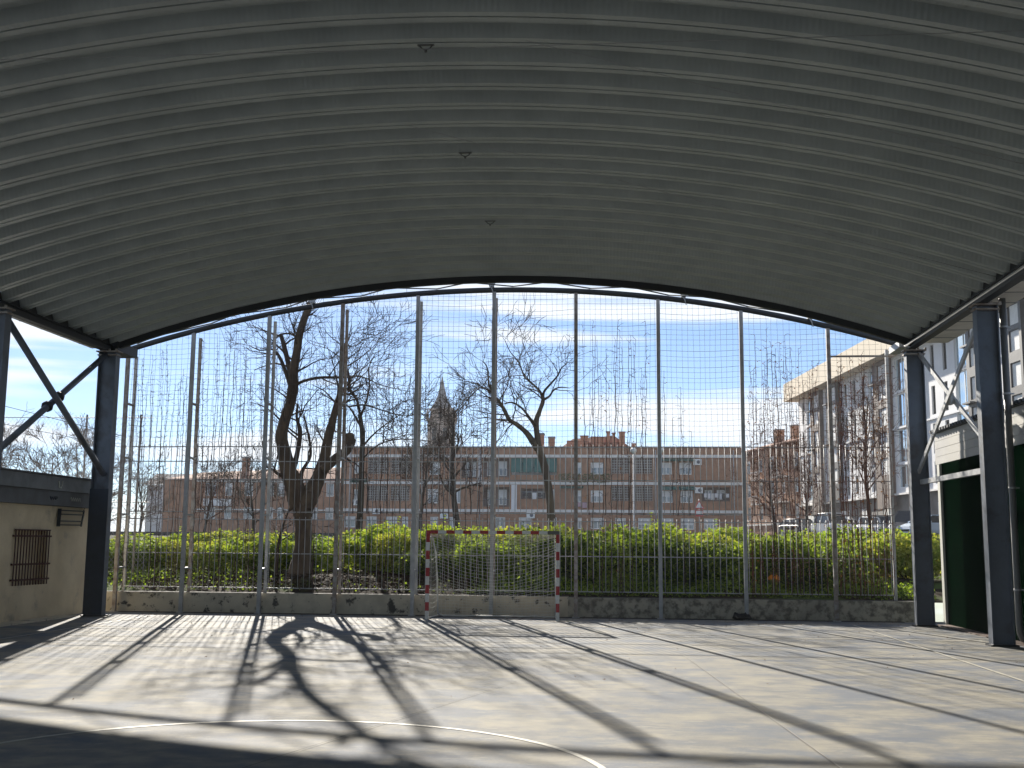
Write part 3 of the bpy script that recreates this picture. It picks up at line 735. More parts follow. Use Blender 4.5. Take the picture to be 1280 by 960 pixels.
# chimneys on the block roof and the tiled roof behind it
for (px0, px1, py) in ((676, 683, 543), (688.5, 696.5, 547.5)):
    o = bb.box('chimney', 'brick_orange', U(px0), U(px1), 1.0, 1.9, 11.9, Zb(py)+.1); bb.box('chimney_cap', 'slate', U(px0)-.05, U(px1)+.05, .95, 1.95, Zb(py)+.1, Zb(py)+.28, o)
hr = Bld('tiled_house', 'terracotta roofed house with several brick chimneys rising behind the long brick block', (-5.9, 133, 0), 0)
hr.box('wall', 'brick_orange', 0, 8.8, .3, 9, 2.3, 12.6)
b = MB()
b.face([(-.3, 0, 12.6), (9.3, 0, 12.6), (6.6, 4.2, 14.9), (1.6, 4.2, 14.5)]); b.face([(9.3, 0, 12.6), (9.3, 9.2, 12.6), (6.6, 4.2, 14.9)]); b.face([(-.3, 0, 12.6), (1.6, 4.2, 14.5), (-.3, 9.2, 12.6)]); b.face([(-.3, 9.2, 12.6), (1.6, 4.2, 14.5), (6.6, 4.2, 14.9), (9.3, 9.2, 12.6)])
hr.p(b, 'roof', 'tile')
for (x0, x1, z) in ((2.6, 3.5, 14.55), (3.9, 5.4, 14.4), (5.7, 6.1, 15.05), (6.4, 6.75, 14.9), (7.2, 7.9, 15.0)):
    o = hr.box('chimney', 'brick_orange', x0, x1, 1.5, 2.3, 12.8, z); hr.box('chimney_cap', 'tile', x0-.06, x1+.06, 1.45, 2.35, z, z+.12, o)
hr.box('dormer', 'brick_orange', 1.0, 3.0, .8, 3, 12.6, 14.0)
o = hr.box('chimney', 'brick_orange', 8.7, 9.2, 1.5, 2.1, 12.3, 13.75)

# --- brick wing on the left
lb = Bld('brick_house_row', 'lower brick apartment row with sloping roof line behind the leftmost fence bays', (-49.0, 121.4, 0), R(4.6))
def UL(px): return (px-205)*.0885
def ZL(py): return 8.5-(py-600)*.0865
ops = []
for r_, (y0, y1) in enumerate(((603, 620), (634, 649))):
    for (a, c) in ((257, 271), (282, 291), (306, 317), (335, 343), (348, 356), (388, 398), (408, 418)): ops.append((UL(a), UL(c), ZL(y1), ZL(y0)))
lb.wall('wall', 'brick', 0, 20.5, 2.2, 8.45, ops, t=.25)
for i, h in enumerate(ops): lb.window(*h, blind=[0, .5, .3][i % 3])
lb.box('side_wall', 'brick_orange', -.02, 0, 0.001, 9, 2.2, 8.45); lb.box('back_wall', 'brick_dark', .01, 20.4, 8.8, 9, 2.2, 8.5)
b = MB(); b.face([(-.4, -.4, 8.45), (20.6, -.4, 8.75), (20.6, 4.5, 10.4), (3.0, 4.5, 9.6)]); b.face([(-.4, -.4, 8.45), (3.0, 4.5, 9.6), (-.4, 9.4, 8.45)]); b.face([(3, 4.5, 9.6), (20.6, 4.5, 10.4), (20.6, 9.4, 8.75), (-.4, 9.4, 8.45)])
b.face([(20.6, -.4, 8.75), (20.6, 9.4, 8.75), (20.6, 4.5, 10.4)]); b.box(3.6, 20.5, .003, .4, 8.45, 8.6)
lb.p(b, 'roof', 'tile')
lb.box('floor_band', 'ledge', 3.3, 20.6, -.15, -.003, 8.3, 8.5); lb.box('balcony', 'blind', UL(258), UL(292), -.9, -.003, ZL(633), ZL(624)); lb.box('floor_band', 'ledge', 3.3, 20.6, -.12, -.003, 5.2, 5.35)
for px in (292, 340): o = lb.box('chimney', 'brick', UL(px), UL(px)+.75, 3.5, 4.3, 9.3, 11.2); lb.box('chimney_cap', 'slate', UL(px)-.05, UL(px)+.8, 3.45, 4.35, 11.2, 11.35, o)
fl = Bld('white_house', 'small pale house with grey roof far left of the brick row', (-56.5, 135, 0), R(3))
ops = [(2.2, 3.0, 5.6, 7.2), (4.4, 5.2, 5.6, 7.2), (2.2, 3.0, 2.9, 4.5), (4.4, 5.2, 2.9, 4.5)]
fl.wall('wall', 'white_wall', 0, 9, 2.2, 8.6, ops, t=.2)
for h in ops: fl.window(*h, mull=1)
fl.box('side_wall', 'white_wall', -.02, 0, .001, 8, 2.2, 8.6); b = MB(); b.face([(-.4, -.3, 8.6), (9.4, -.3, 8.6), (9.4, 4, 10.2), (-.4, 4, 10.2)]); b.face([(-.4, 8.4, 8.6), (-.4, 4, 10.2), (9.4, 4, 10.2), (9.4, 8.4, 8.6)]); fl.p(b, 'roof', 'slate')

# --- second brick block receding on the right
p1, p2 = Vector((17.6, 152)), Vector((22.6, 129.5)); dl = (p2-p1)
rb2 = Bld('brick_terrace', 'brick terrace with sloping eaves and small balconies between the long block and the white building', (p1.x, p1.y, 0), math.atan2(dl.y, dl.x))
L = dl.length; ops = []
for zf in (11.0, 8.0, 5.0):
    for x in (2.2, 6.6, 10.6, 14.2, 18.4): ops.append((x, x+1.3, zf, zf+1.7))
rb2.wall('wall', 'brick', 0, L, 2.2, 14.0, ops, t=.25)
for i, h in enumerate(ops): rb2.window(*h, blind=[.2, 0, .5][i % 3], mull=0)
for zf in (10.0, 7.0):
    for x in (6.0, 13.6): b = MB(); b.box(x, x+3.1, -.9, -.003, zf-.12, zf+.05); b.box(x, x+3.1, -.9, -.86, zf+.9, zf+1.0); [b.box(x+k*.2, x+k*.2+.03, -.89, -.87, zf+.05, zf+.9) for k in range(16)]; rb2.p(b, 'balcony', 'ledge')
rb2.box('side_wall', 'brick_dark', -.02, 0, .001, 9, 2.2, 14)
b = MB(); b.face([(-.5, -.6, 13.95), (L, -.6, 13.95), (L, 4.5, 15.4), (-.5, 4.5, 15.4)]); b.box(-.5, L, -.6, -.05, 13.8, 13.95); rb2.p(b, 'roof', 'tile')
for x in (9, 14.5): o = rb2.box('chimney', 'brick', x, x+1.1, 1.2, 2.2, 14.0, 16.1); rb2.box('chimney_cap', 'slate', x-.05, x+1.15, 1.15, 2.25, 16.1, 16.25, o)
rb2.box('floor_band', 'ledge', 0, L, -.12, -.003, 4.3, 4.5)

# --- white modern apartment building along the right
A_, B_ = Vector((20.78, 130.0)), Vector((26.46, 73.8)); dl = B_-A_
mo = Bld('white_apartment_building', 'white modern apartment building with dark window towers and wide cream roof overhang', (A_.x, A_.y, 0), math.atan2(dl.y, dl.x))
LEN = 66.; ZT = 17.75
ops = []; mwins = []
def mw(s0, s1, z0, z1, **kw): ops.append((s0, s1, z0, z1)); mwins.append(((s0, s1, z0, z1), kw))
fl_z = [(15.0, 17.3), (11.9, 14.1), (8.9, 11.2), (6.6, 8.3)]
for (z0, z1) in fl_z:
    for s0 in (19.6, 22.2, 24.9, 41.3, 43.7, 4.6, 13.4): mw(s0, s0+.75, z0, z1, frame='dark_panel', pane='car_glass', mull=0)
for (s0, s1) in ((6.3, 8.9), (26.7, 28.8), (33.4, 36.4), (45.9, 48.6)):
    for (z0, z1) in ((14.7, 17.5), (11.7, 14.5), (8.7, 11.5), (6.6, 8.5)): mw(s0, s1, z0, z1, frame='window_white', pane='sky_glass', mull=1, fw=.1)
mo.wall('wall', 'white_wall', 3.2, LEN, 6.2, ZT, ops, t=.3)
for h, kw in mwins: mo.window(*h, y=.12, **kw)
mo.box('end_wall', 'white_wall', 3.18, 3.2, .001, 12, 6.2, ZT); mo.box('inner_wall', 'grey_base', 3.22, LEN, .8, 12, 2.2, ZT-.1)
mo.box('base', 'grey_base', 3.4, LEN, .3, .7, 2.2, 6.19)
mo.box('roof_overhang', 'cream_soffit', 2.2, LEN, -1.4, 12, ZT+.01, ZT+.32)
mo.box('parapet', 'cream_soffit', 2.2, LEN, -1.38, -1.1, ZT+.325, ZT+2.0); mo.box('attic_wall', 'white_wall', 4.5, LEN, 1.5, 11, ZT+.325, ZT+1.8)
for (s0, s1, mt) in ((9.1, 12.6, 'brown_panel'), (15.1, 18.4, 'dark_panel'), (29.0, 32.8, 'brown_panel'), (36.8, 38.6, 'brown_panel'), (48.9, 50.4, 'dark_panel'), (54.7, 57.4, 'dark_panel')):
    hs = []
    for (z0, z1) in ((16.0, 17.4), (14.3, 15.7), (12.0, 13.6), (9.9, 11.5), (7.8, 9.3)): hs.append((s0+.35*(s1-s0), s1-.12*(s1-s0), z0, z1))
    b = MB()
    o = mo.wall('window_tower', mt, s0, s1, 6.25 if mt == 'dark_panel' else 5.0, ZT-.02, hs, t=.15, y=-.42)
    b.box(s0, s0+.05, -.419, -.002, 5.2, ZT-.03); b.box(s1-.05, s1, -.419, -.002, 5.2, ZT-.03); mo.p(b, 'tower_side', mt)
    for h in hs: mo.window(*h, y=-.36, frame=mt, pane='blind', mull=0, fw=.06)
for s0 in (9.1, 15.1, 29.0, 48.9):
    for z in (15.85, 11.8): mo.box('balcony_slab', 'dark_panel', s0-.1, s0+1.2, -.8, -.43, z-.08, z+.04)
mo.box('floor_band', 'white_wall', 3.2, LEN, -.12, -.003, 11.52, 11.66); mo.box('floor_band', 'ledge', 3.2, LEN, -.2, -.003, 6.05, 6.2)
for s0 in range(5, 60, 6): mo.box('ground_window', 'window_white', s0, s0+2.2, .24, .297, 3.0, 5.2)

# --- church tower
ct = thing('church_tower', 'brown stone church tower with pointed slate spire far behind the brick block', 'church tower', (-33.7, 226, 0))
b = MB(); b.box(-3.0, 3.0, -3, 3, 2, 21.0); b.box(-2.5, 2.5, -2.5, 2.5, 21.0, 26.2); b.box(-2.75, 2.75, -2.75, 2.75, 26.2, 26.5)
b.box(-3.1, 3.1, -3.1, 3.1, 20.8, 21.1); b.box(-1.95, 1.95, -1.95, 1.95, 26.5, 28.4); b.box(-2.3, 2.3, -2.3, 2.3, 28.4, 28.7)
b.build('tower', M['stone'], ct)
def cone(b, x, y, r0, z0, z1, n=8, mid=None):
    rs = [(r0, z0)] + (mid or []) + [(.02, z1)]
    for (ra, za), (rc, zc) in zip(rs, rs[1:]):
        for k in range(n):
            a0, a1 = 2*PI*(k+.5)/n, 2*PI*(k+1.5)/n
            b.face([(x+ra*math.cos(a0), y+ra*math.sin(a0), za), (x+ra*math.cos(a1), y+ra*math.sin(a1), za), (x+rc*math.cos(a1), y+rc*math.sin(a1), zc), (x+rc*math.cos(a0), y+rc*math.sin(a0), zc)])
b = MB(); cone(b, 0, 0, 2.45, 28.7, 35.7, 8, [(1.25, 30.6), (.75, 32.2)]); b.build('spire', M['slate'], ct)
for sx in (-1, 1):
    for sy in (-1, 1):
        b = MB(); b.box(sx*2.55-.28, sx*2.55+.28, sy*2.55-.28, sy*2.55+.28, 26.5, 27.5); cone(b, sx*2.55, sy*2.55, .35, 27.5, 28.9, 4); b.build('pinnacle', M['stone'], ct)
for x in (-1.1, 1.1):
    b = MB(); b.box(x-.45, x+.45, -2.55, -2.505, 22.2, 24.8); b.build('belfry_opening', M['steel_dark'], ct)
b = MB(); b.box(-.35, .35, -2.0, -1.955, 26.8, 28.0); b.build('belfry_opening', M['steel_dark'], ct)

# ------------------------------------------------------------------ street furniture
for i, (x, y, z, lab) in enumerate(((1.56, 70, 7.55, 'left of two white globe street lamps before the brick block'), (3.28, 70.5, 7.65, 'right of two white globe street lamps before the brick block'))):
    g = ter(y); t = thing('street_lamp', lab, 'street lamp', (x, y, g), 0, 'globe street lamps')
    b = MB(); b.tube([(0, 0, 0), (0, 0, .8), (0, 0, .82), (0, 0, z-g-.15)], [.09, .08, .055, .04], 8); b.build('pole', M['galv'], t)
    b = MB(); b.tube([(0, 0, z-g-.2+k*.05) for k in range(9)], [.06, .13, .17, .19, .2, .19, .17, .12, .03], 12); b.build('globe', M['lamp_glass'], t)
t = thing('warning_sign', 'red bordered triangular warning sign above small plate on a pole', 'road sign', (7.1, 90, ter(90)))
b = MB(); b.tube([(0, 0, 0), (0, 0, 3.1)], .035, 8); b.build('pole', M['galv'], t)
def tri(b, s, z, y, th): b.extrude([], 0, 0) if 0 else None; pts = [(-s/2, z), (s/2, z), (0, z+s*.87)]; b.face([(x, y, q) for x, q in pts]); b.face([(x, y+th, q) for x, q in pts[::-1]]); [b.face([(pts[k][0], y, pts[k][1]), (pts[k][0], y+th, pts[k][1]), (pts[(k+1) % 3][0], y+th, pts[(k+1) % 3][1]), (pts[(k+1) % 3][0], y, pts[(k+1) % 3][1])]) for k in range(3)]
b = MB(); tri(b, .8, 2.35, -.06, .02); o = b.build('sign_plate', M['sign_red'], t)
b = MB(); tri(b, .55, 2.43, -.068, .006); b.build('sign_face', M['white_paint'], o)
b = MB(); b.box(-.3, .3, -.06, -.04, 1.75, 2.25); o = b.build('lower_plate', M['sign_red'], t); b = MB(); b.box(-.25, .25, -.066, -.061, 1.95, 2.2); b.build('plate_face', M['white_paint'], o)

# ------------------------------------------------------------------ parked cars
def paint(name, col): M[name] = mat(name, col, rough=.3, spec=.6)
paint('car_white', (.7, .7, .7)); paint('car_grey', (.22, .23, .24)); paint('car_dark', (.04, .04, .045)); paint('car_blue', (.45, .55, .66)); paint('car_silver', (.42, .43, .44))
M['headlight'] = mat('headlight', (.75, .76, .78), rough=.15); M['tail'] = mat('tail_light', (.4, .02, .02), rough=.3)
def loft(b, secs, m=0):
    """secs: list of rings (same count)"""
    n = len(secs[0])
    for r0, r1 in zip(secs, secs[1:]):
        for k in range(n):
            b.face([r0[k], r0[(k+1) % n], r1[(k+1) % n], r1[k]], m, True)
    b.face(secs[0][::-1], m); b.face(secs[-1], m)
def car(label, paintname, loc, rz, tall=0.0, long=4.3, group='cars parked along the street'):
    t = thing('parked_car', label, 'car', loc, rz, group); b = MB(); w = .88
    # body sections along y (length); front at -y
    L2 = long/2; secs = []
    for (y, zt, ww) in ((-L2, .55, .68), (-L2+.12, .72, .82), (-L2+.9, .92+tall*.3, w), (-L2+1.3, .98+tall*.3, w), (L2-.5, 1.02+tall*.3, w), (L2-.1, .95+tall*.3, .84), (L2, .6, .74)):
        secs.append([(-ww*.95, y, .28), (-ww, y, .5), (-ww*.97, y, zt-.08), (-ww*.86, y, zt), (ww*.86, y, zt), (ww*.97, y, zt-.08), (ww, y, .5), (ww*.95, y, .28)])
    loft(b, secs); o = b.build('body', M[paintname], t)
    b = MB(); z0 = .96+tall*.3; zr = 1.46+tall
    a0, a1, a2, a3 = -L2+1.15, -L2+1.85, L2-.75-.2*(tall > .2), L2-.25
    secs = [[(-.78, a0, z0), (.78, a0, z0), (.76, a0+.02, z0+.02), (-.76, a0+.02, z0+.02)], [(-.78, a1, z0), (.78, a1, z0), (.62, a1, zr-.03), (-.62, a1, zr-.03)], [(-.78, a2, z0), (.78, a2, z0), (.62, a2, zr-.03), (-.62, a2, zr-.03)], [(-.76, a3, z0), (.76, a3, z0), (.74, a3, z0+.05), (-.74, a3, z0+.05)]]
    loft(b, secs); b.build('windows', M['car_glass'], t)
    b = MB(); secs = [[(-.6, a1-.02, zr-.04), (.6, a1-.02, zr-.04), (.58, a1-.02, zr), (-.58, a1-.02, zr)], [(-.65, (a1+a2)/2, zr-.05), (.65, (a1+a2)/2, zr-.05), (.6, (a1+a2)/2, zr+.03), (-.6, (a1+a2)/2, zr+.03)], [(-.6, a2+.05, zr-.05), (.6, a2+.05, zr-.05), (.58, a2+.05, zr-.01), (-.58, a2+.05, zr-.01)]]
    loft(b, secs)
    for s in (-1, 1):
        for (ya, za, yb, zb) in ((a0, z0, a1, zr-.02), ((a1+a2)/2, z0, (a1+a2)/2, zr-.03), (a3, z0, a2, zr-.02)): b.bar((s*.79, ya, za), (s*.63, yb, zb), .07, .05)
    b.build('roof', M[paintname], t)
    for s in (-1, 1):
        for y in (-L2+.8, L2-.8):
            b = MB(); b.tube([(s*.70, y, .32), (s*.89, y, .32)], .32, 16); wv = b.build('wheel', M['tyre'], t); b = MB(); b.tube([(s*.885, y, .32), (s*.9, y, .32)], .19, 12); b.build('rim', M['galv'], wv)
        b = MB(); b.box(s*.48, s*.78, -L2-.01, -L2+.12, .60, .74); b.build('headlight', M['headlight'], t)
        b = MB(); b.box(s*.55, s*.78, L2-.1, L2+.01, .70, .92); b.build('tail_light', M['tail'], t)
        b = MB(); b.box(s*.9, s*1.03, -L2+1.35, -L2+1.45, .95, 1.1); b.build('mirror', M[paintname], t)
    b = MB(); b.box(-.45, .45, -L2-.015, -L2+.02, .38, .52); b.build('grille', M['tyre'], t)
    return t
zc = 2.43
car('dark hatchback parked leftmost in the row under the white building', 'car_dark', (14.9, 90, zc), R(20))
car('white panel sided van like car parked behind the bushes near the last full fence bay', 'car_white', (16.6, 86, zc), R(15), tall=.35)
car('silver car parked between the white van and the white saloon', 'car_silver', (18.6, 91, zc), R(10))
car('white saloon parked in the middle of the row near the right fence end', 'car_white', (18.9, 84.5, zc), R(-15))
car('grey estate car parked beside the white saloon under the white building', 'car_grey', (20.4, 86.5, zc), R(-10), tall=.15)
car('dark grey van with black windows parked second from the right column', 'car_dark', (21.2, 82.5, zc), R(-35), tall=.45)
car('pale blue car parked closest to the right steel column', 'car_blue', (21.6, 79.2, zc), R(-60), tall=.05)

# ------------------------------------------------------------------ trees
def grow(b, p, d, r, length, depth, rng, droop=0., n=4, wob=.28, kids=(3, 5), minr=.004, m=0):
    """one twig with wobble, then its children"""
    segs = max(3, int(length/.22)) if length < 2 else 8
    pts = [p.copy()]; dirs = [d.copy()]; q = p.copy(); dd = d.copy()
    for k in range(segs):
        dd = (dd + Vector((rng.gauss(0, wob), rng.gauss(0, wob), rng.gauss(0, wob)-droop))*.5).normalized(); q = q+dd*(length/segs); pts.append(q.copy()); dirs.append(dd.copy())
    rads = [max(minr, r*(1-.75*k/segs)) for k in range(segs+1)]
    b.tube(pts, rads, n if r > .02 else 3, m, cap=False)
    if depth <= 0: return
    for k in range(rng.randint(*kids)):
        i = rng.randint(1, segs); s = dirs[i]
        ax = s.orthogonal().normalized(); ax.rotate(Matrix.Rotation(rng.uniform(0, 2*PI), 3, s))
        nd = (s*math.cos(.75)+ax*math.sin(rng.uniform(.5, 1.0))+Vector((0, 0, .15))).normalized()
        grow(b, pts[i], nd, max(minr, rads[i]*.6), length*rng.uniform(.45, .75), depth-1, rng, droop, n, wob, kids, minr, m)
def hand_tree(name, label, limbs, seed, base, mt='bark', twig='twig', tw=(5, 8), tl=1.2, depth=2, group=None, sides=10, minr=.0055):
    rng = random.Random(seed); bx, by, bz = base
    base = tuple(base)
    t = thing(name, label, 'tree', base, 0, group)
    tr = MB(); cr_ = MB()
    off = Vector(base)
    for li, l in enumerate(limbs):
        P = [Vector(q[:3])-off for q in l]; rr = [q[3] for q in l]
        # refine with a Catmull-Rom spline and small swellings
        pts, rs = [], []
        for k in range(len(P)-1):
            p0, p1, p2, p3 = P[max(k-1, 0)], P[k], P[k+1], P[min(k+2, len(P)-1)]
            for s in range(4):
                u = s/4; pts.append(.5*((2*p1)+(p2-p0)*u+(2*p0-5*p1+4*p2-p3)*u*u+(3*p1-p0-3*p2+p3)*u**3)); rs.append((rr[k]*(1-u)+rr[k+1]*u)*rng.uniform(.94, 1.07))
        pts.append(P[-1]); rs.append(rr[-1])
        (tr if max(rr) > .1 else cr_).tube(pts, rs, sides if max(rr) > .1 else 6, 0)
        L = sum((pts[k+1]-pts[k]).length for k in range(len(pts)-1))
        if li == 0: continue
        for k in range(int(rng.randint(*tw)*max(.6, L/2.5))):
            i = rng.randint(int(len(pts)*.3), len(pts)-1); s = (pts[min(i+1, len(pts)-1)]-pts[max(i-1, 0)]).normalized()
            ax = s.orthogonal().normalized(); ax.rotate(Matrix.Rotation(rng.uniform(0, 2*PI), 3, s)); nd = (s*.5+ax+Vector((0, 0, .25))).normalized()
            grow(cr_, pts[i], nd, max(minr, min(.034, rs[i]*.55)), tl*rng.uniform(.6, 1.25), depth, rng, .01, 5, .30, (2, 4), minr)
    tr.build('trunk', M[mt], t); cr_.build('crown', M[twig], t)
    return t
BIG_TREE = [
    [(-8.61, 31.3, 0.35, 0.6), (-8.6, 31.3, 0.75, 0.4), (-8.55, 31.3, 1.28, 0.29), (-8.52, 31.3, 1.83, 0.25), (-8.54, 31.3, 2.39, 0.25), (-8.58, 31.3, 2.79, 0.3)] ,
    [(-8.63, 31.3, 2.75, 0.32), (-8.82, 31.26, 3.33, 0.29), (-8.98, 31.23, 3.73, 0.24), (-9.13, 31.19, 4.29, 0.205), (-9.21, 31.15, 4.74, 0.175), (-9.12, 31.11, 5.2, 0.16), (-8.97, 31.07, 5.65, 0.15), (-8.9, 31.04, 6.1, 0.15), (-8.89, 31.0, 6.55, 0.14), (-8.8, 30.96, 7.12, 0.12), (-8.74, 30.92, 7.57, 0.11), (-8.61, 30.89, 8.03, 0.105), (-8.47, 30.85, 8.37, 0.1), (-8.29, 30.81, 8.75, 0.09), (-8.1, 30.78, 9.16, 0.08), (-7.92, 30.74, 9.5, 0.06), (-7.88, 30.7, 9.89, 0.04)] ,
    [(-8.98, 31.3, 6.3, 0.09), (-9.18, 31.4, 6.92, 0.075), (-9.34, 31.5, 7.4, 0.07), (-9.48, 31.6, 7.75, 0.055)] ,
    [(-9.39, 31.3, 7.7, 0.03), (-9.58, 31.4, 7.58, 0.02), (-9.79, 31.5, 7.36, 0.015), (-10.08, 31.6, 7.33, 0.01)] ,
    [(-9.39, 31.3, 7.7, 0.03), (-9.12, 31.2, 7.7, 0.025), (-8.9, 31.1, 7.59, 0.02)] ,
    [(-9.03, 31.3, 6.16, 0.07), (-9.27, 31.42, 6.69, 0.055), (-9.46, 31.54, 7.06, 0.045), (-9.72, 31.66, 7.32, 0.03), (-10.13, 31.78, 7.32, 0.02), (-10.49, 31.9, 7.48, 0.012)] ,
    [(-8.89, 31.3, 3.78, 0.09), (-8.81, 31.42, 4.31, 0.075), (-8.79, 31.55, 4.9, 0.065), (-8.94, 31.68, 5.33, 0.04), (-8.96, 31.8, 5.74, 0.03)] ,
    [(-8.53, 31.3, 2.75, 0.3), (-8.32, 31.39, 3.25, 0.25), (-8.17, 31.48, 3.64, 0.2), (-8.05, 31.57, 4.21, 0.16), (-7.98, 31.66, 4.79, 0.14), (-7.92, 31.74, 5.15, 0.12), (-7.84, 31.83, 5.62, 0.1), (-7.75, 31.92, 6.15, 0.07), (-7.72, 32.01, 6.82, 0.05), (-7.7, 32.1, 7.55, 0.03)] ,
    [(-8.93, 31.3, 6.2, 0.05), (-8.7, 31.45, 6.36, 0.042), (-8.27, 31.6, 6.48, 0.04), (-7.84, 31.75, 6.5, 0.035), (-7.5, 31.9, 6.54, 0.03)] ,
    [(-8.04, 31.3, 3.78, 0.15), (-7.74, 31.43, 4.09, 0.14), (-7.49, 31.55, 4.3, 0.13), (-7.37, 31.68, 4.54, 0.14), (-7.43, 31.8, 4.83, 0.15)] ,
    [(-8.83, 31.3, 3.42, 0.07), (-9.15, 31.1, 3.61, 0.055), (-9.37, 30.9, 3.78, 0.04), (-9.48, 30.7, 3.85, 0.02)] ,
    [(-8.64, 31.3, 3.29, 0.08), (-8.66, 31.4, 3.74, 0.06), (-8.45, 31.5, 4.21, 0.04), (-8.55, 31.6, 4.79, 0.03), (-8.73, 31.7, 5.37, 0.02)] ,
    [(-9.06, 31.3, 5.79, 0.03), (-9.34, 31.43, 5.99, 0.02), (-9.67, 31.57, 6.17, 0.015), (-10.14, 31.7, 6.29, 0.01)] ,
    [(-9.25, 31.3, 0.5, 0.06), (-9.28, 31.38, 1.27, 0.05), (-9.24, 31.45, 1.94, 0.035), (-9.05, 31.53, 2.62, 0.02), (-8.9, 31.6, 2.96, 0.02)] ,
]
MID_TREE = [
    [(-2.16, 45.0, 1.47, 0.2), (-2.23, 45.0, 2.25, 0.17), (-2.33, 45.0, 3.67, 0.16), (-2.52, 45.0, 4.78, 0.155), (-2.78, 45.0, 5.58, 0.15)] ,
    [(-2.82, 45.0, 5.52, 0.13), (-3.13, 44.9, 6.02, 0.12), (-3.35, 44.8, 6.27, 0.1), (-3.67, 44.7, 6.52, 0.09), (-3.92, 44.6, 6.67, 0.085), (-4.13, 44.5, 7.07, 0.075), (-4.32, 44.4, 7.38, 0.065), (-4.57, 44.3, 7.69, 0.055), (-4.72, 44.2, 8.07, 0.04), (-4.78, 44.1, 8.69, 0.03), (-4.94, 44.0, 8.94, 0.02)] ,
    [(-2.75, 45.0, 5.52, 0.13), (-2.89, 45.1, 6.56, 0.11), (-2.77, 45.2, 7.06, 0.09), (-2.62, 45.3, 7.56, 0.08), (-2.75, 45.4, 7.9, 0.055), (-2.99, 45.5, 8.18, 0.045), (-3.26, 45.6, 8.42, 0.04), (-3.43, 45.7, 8.61, 0.035), (-3.68, 45.8, 9.22, 0.025), (-4.02, 45.9, 9.64, 0.02), (-4.27, 46.0, 10.17, 0.012)] ,
    [(-2.6, 45.0, 7.52, 0.06), (-2.56, 44.8, 7.82, 0.05), (-2.29, 44.6, 8.11, 0.042), (-2.0, 44.4, 8.41, 0.035), (-1.83, 44.2, 8.7, 0.025), (-1.63, 44.0, 8.82, 0.018)] ,
    [(-2.6, 45.0, 7.52, 0.06), (-2.36, 45.25, 7.71, 0.045), (-2.21, 45.5, 7.98, 0.04), (-1.96, 45.75, 8.14, 0.025), (-1.57, 46.0, 8.14, 0.015)] ,
    [(-2.89, 45.0, 6.52, 0.06), (-3.13, 44.75, 6.78, 0.055), (-3.43, 44.5, 7.14, 0.045), (-3.8, 44.25, 7.33, 0.035), (-4.09, 44.0, 7.24, 0.02)] ,
    [(-3.95, 45.0, 6.71, 0.05), (-4.37, 45.33, 6.75, 0.04), (-4.9, 45.67, 6.88, 0.03), (-5.33, 46.0, 6.89, 0.02)] ,
    [(-4.64, 45.0, 7.79, 0.04), (-5.04, 45.33, 8.06, 0.03), (-5.41, 45.67, 8.28, 0.02), (-5.85, 46.0, 8.43, 0.012)] ,
    [(-2.95, 45.0, 6.42, 0.03), (-3.22, 45.17, 6.83, 0.03), (-3.56, 45.33, 7.04, 0.02), (-3.74, 45.5, 7.19, 0.015)] ,
]
BACK_TREE = [
    [(-8.48, 38.0, 1.19, 0.136), (-8.43, 38.0, 2.27, 0.116), (-8.4, 38.0, 3.35, 0.109), (-8.4, 38.0, 4.44, 0.095), (-8.4, 38.0, 5.4, 0.082), (-8.51, 38.0, 6.14, 0.068)] ,
    [(-8.51, 38.0, 6.14, 0.054), (-8.61, 37.92, 6.63, 0.048), (-8.83, 37.83, 6.96, 0.048), (-8.88, 37.75, 7.44, 0.048), (-9.01, 37.67, 7.99, 0.034), (-8.93, 37.58, 8.53, 0.027), (-8.75, 37.5, 8.93, 0.014)] ,
    [(-8.48, 38.0, 6.09, 0.048), (-8.31, 38.09, 6.65, 0.037), (-8.24, 38.17, 7.22, 0.027), (-8.3, 38.26, 7.8, 0.02), (-8.07, 38.34, 8.38, 0.01)] ,
    [(-8.93, 38.0, 7.43, 0.041), (-8.67, 38.2, 7.51, 0.031), (-8.35, 38.4, 7.43, 0.024), (-7.93, 38.6, 7.25, 0.017), (-7.28, 38.8, 7.11, 0.014), (-6.89, 39.0, 7.05, 0.007)] ,
    [(-8.42, 38.0, 4.98, 0.041), (-8.2, 38.25, 5.34, 0.034), (-7.9, 38.5, 5.7, 0.027), (-7.53, 38.75, 6.03, 0.02), (-7.16, 39.0, 6.34, 0.014)] ,
    [(-8.41, 38.0, 4.57, 0.034), (-7.87, 37.75, 5.02, 0.027), (-7.27, 37.5, 5.21, 0.024), (-6.55, 37.25, 5.22, 0.02), (-5.83, 37.0, 5.12, 0.01)] ,
    [(-9.02, 38.0, 8.55, 0.02), (-8.77, 38.25, 8.59, 0.02), (-8.55, 38.5, 8.86, 0.017), (-8.17, 38.75, 8.96, 0.01), (-7.65, 39.0, 8.86, 0.007)] ,
    [(-8.44, 38.0, 5.67, 0.041), (-8.93, 38.09, 6.43, 0.031), (-9.26, 38.17, 6.44, 0.024), (-9.57, 38.26, 6.68, 0.02), (-10.02, 38.34, 6.97, 0.014)] ,
    [(-8.88, 38.0, 6.42, 0.034), (-8.32, 37.75, 6.44, 0.031), (-7.71, 37.5, 6.25, 0.024), (-7.11, 37.25, 6.06, 0.02), (-6.52, 37.0, 5.97, 0.01)] ,
]

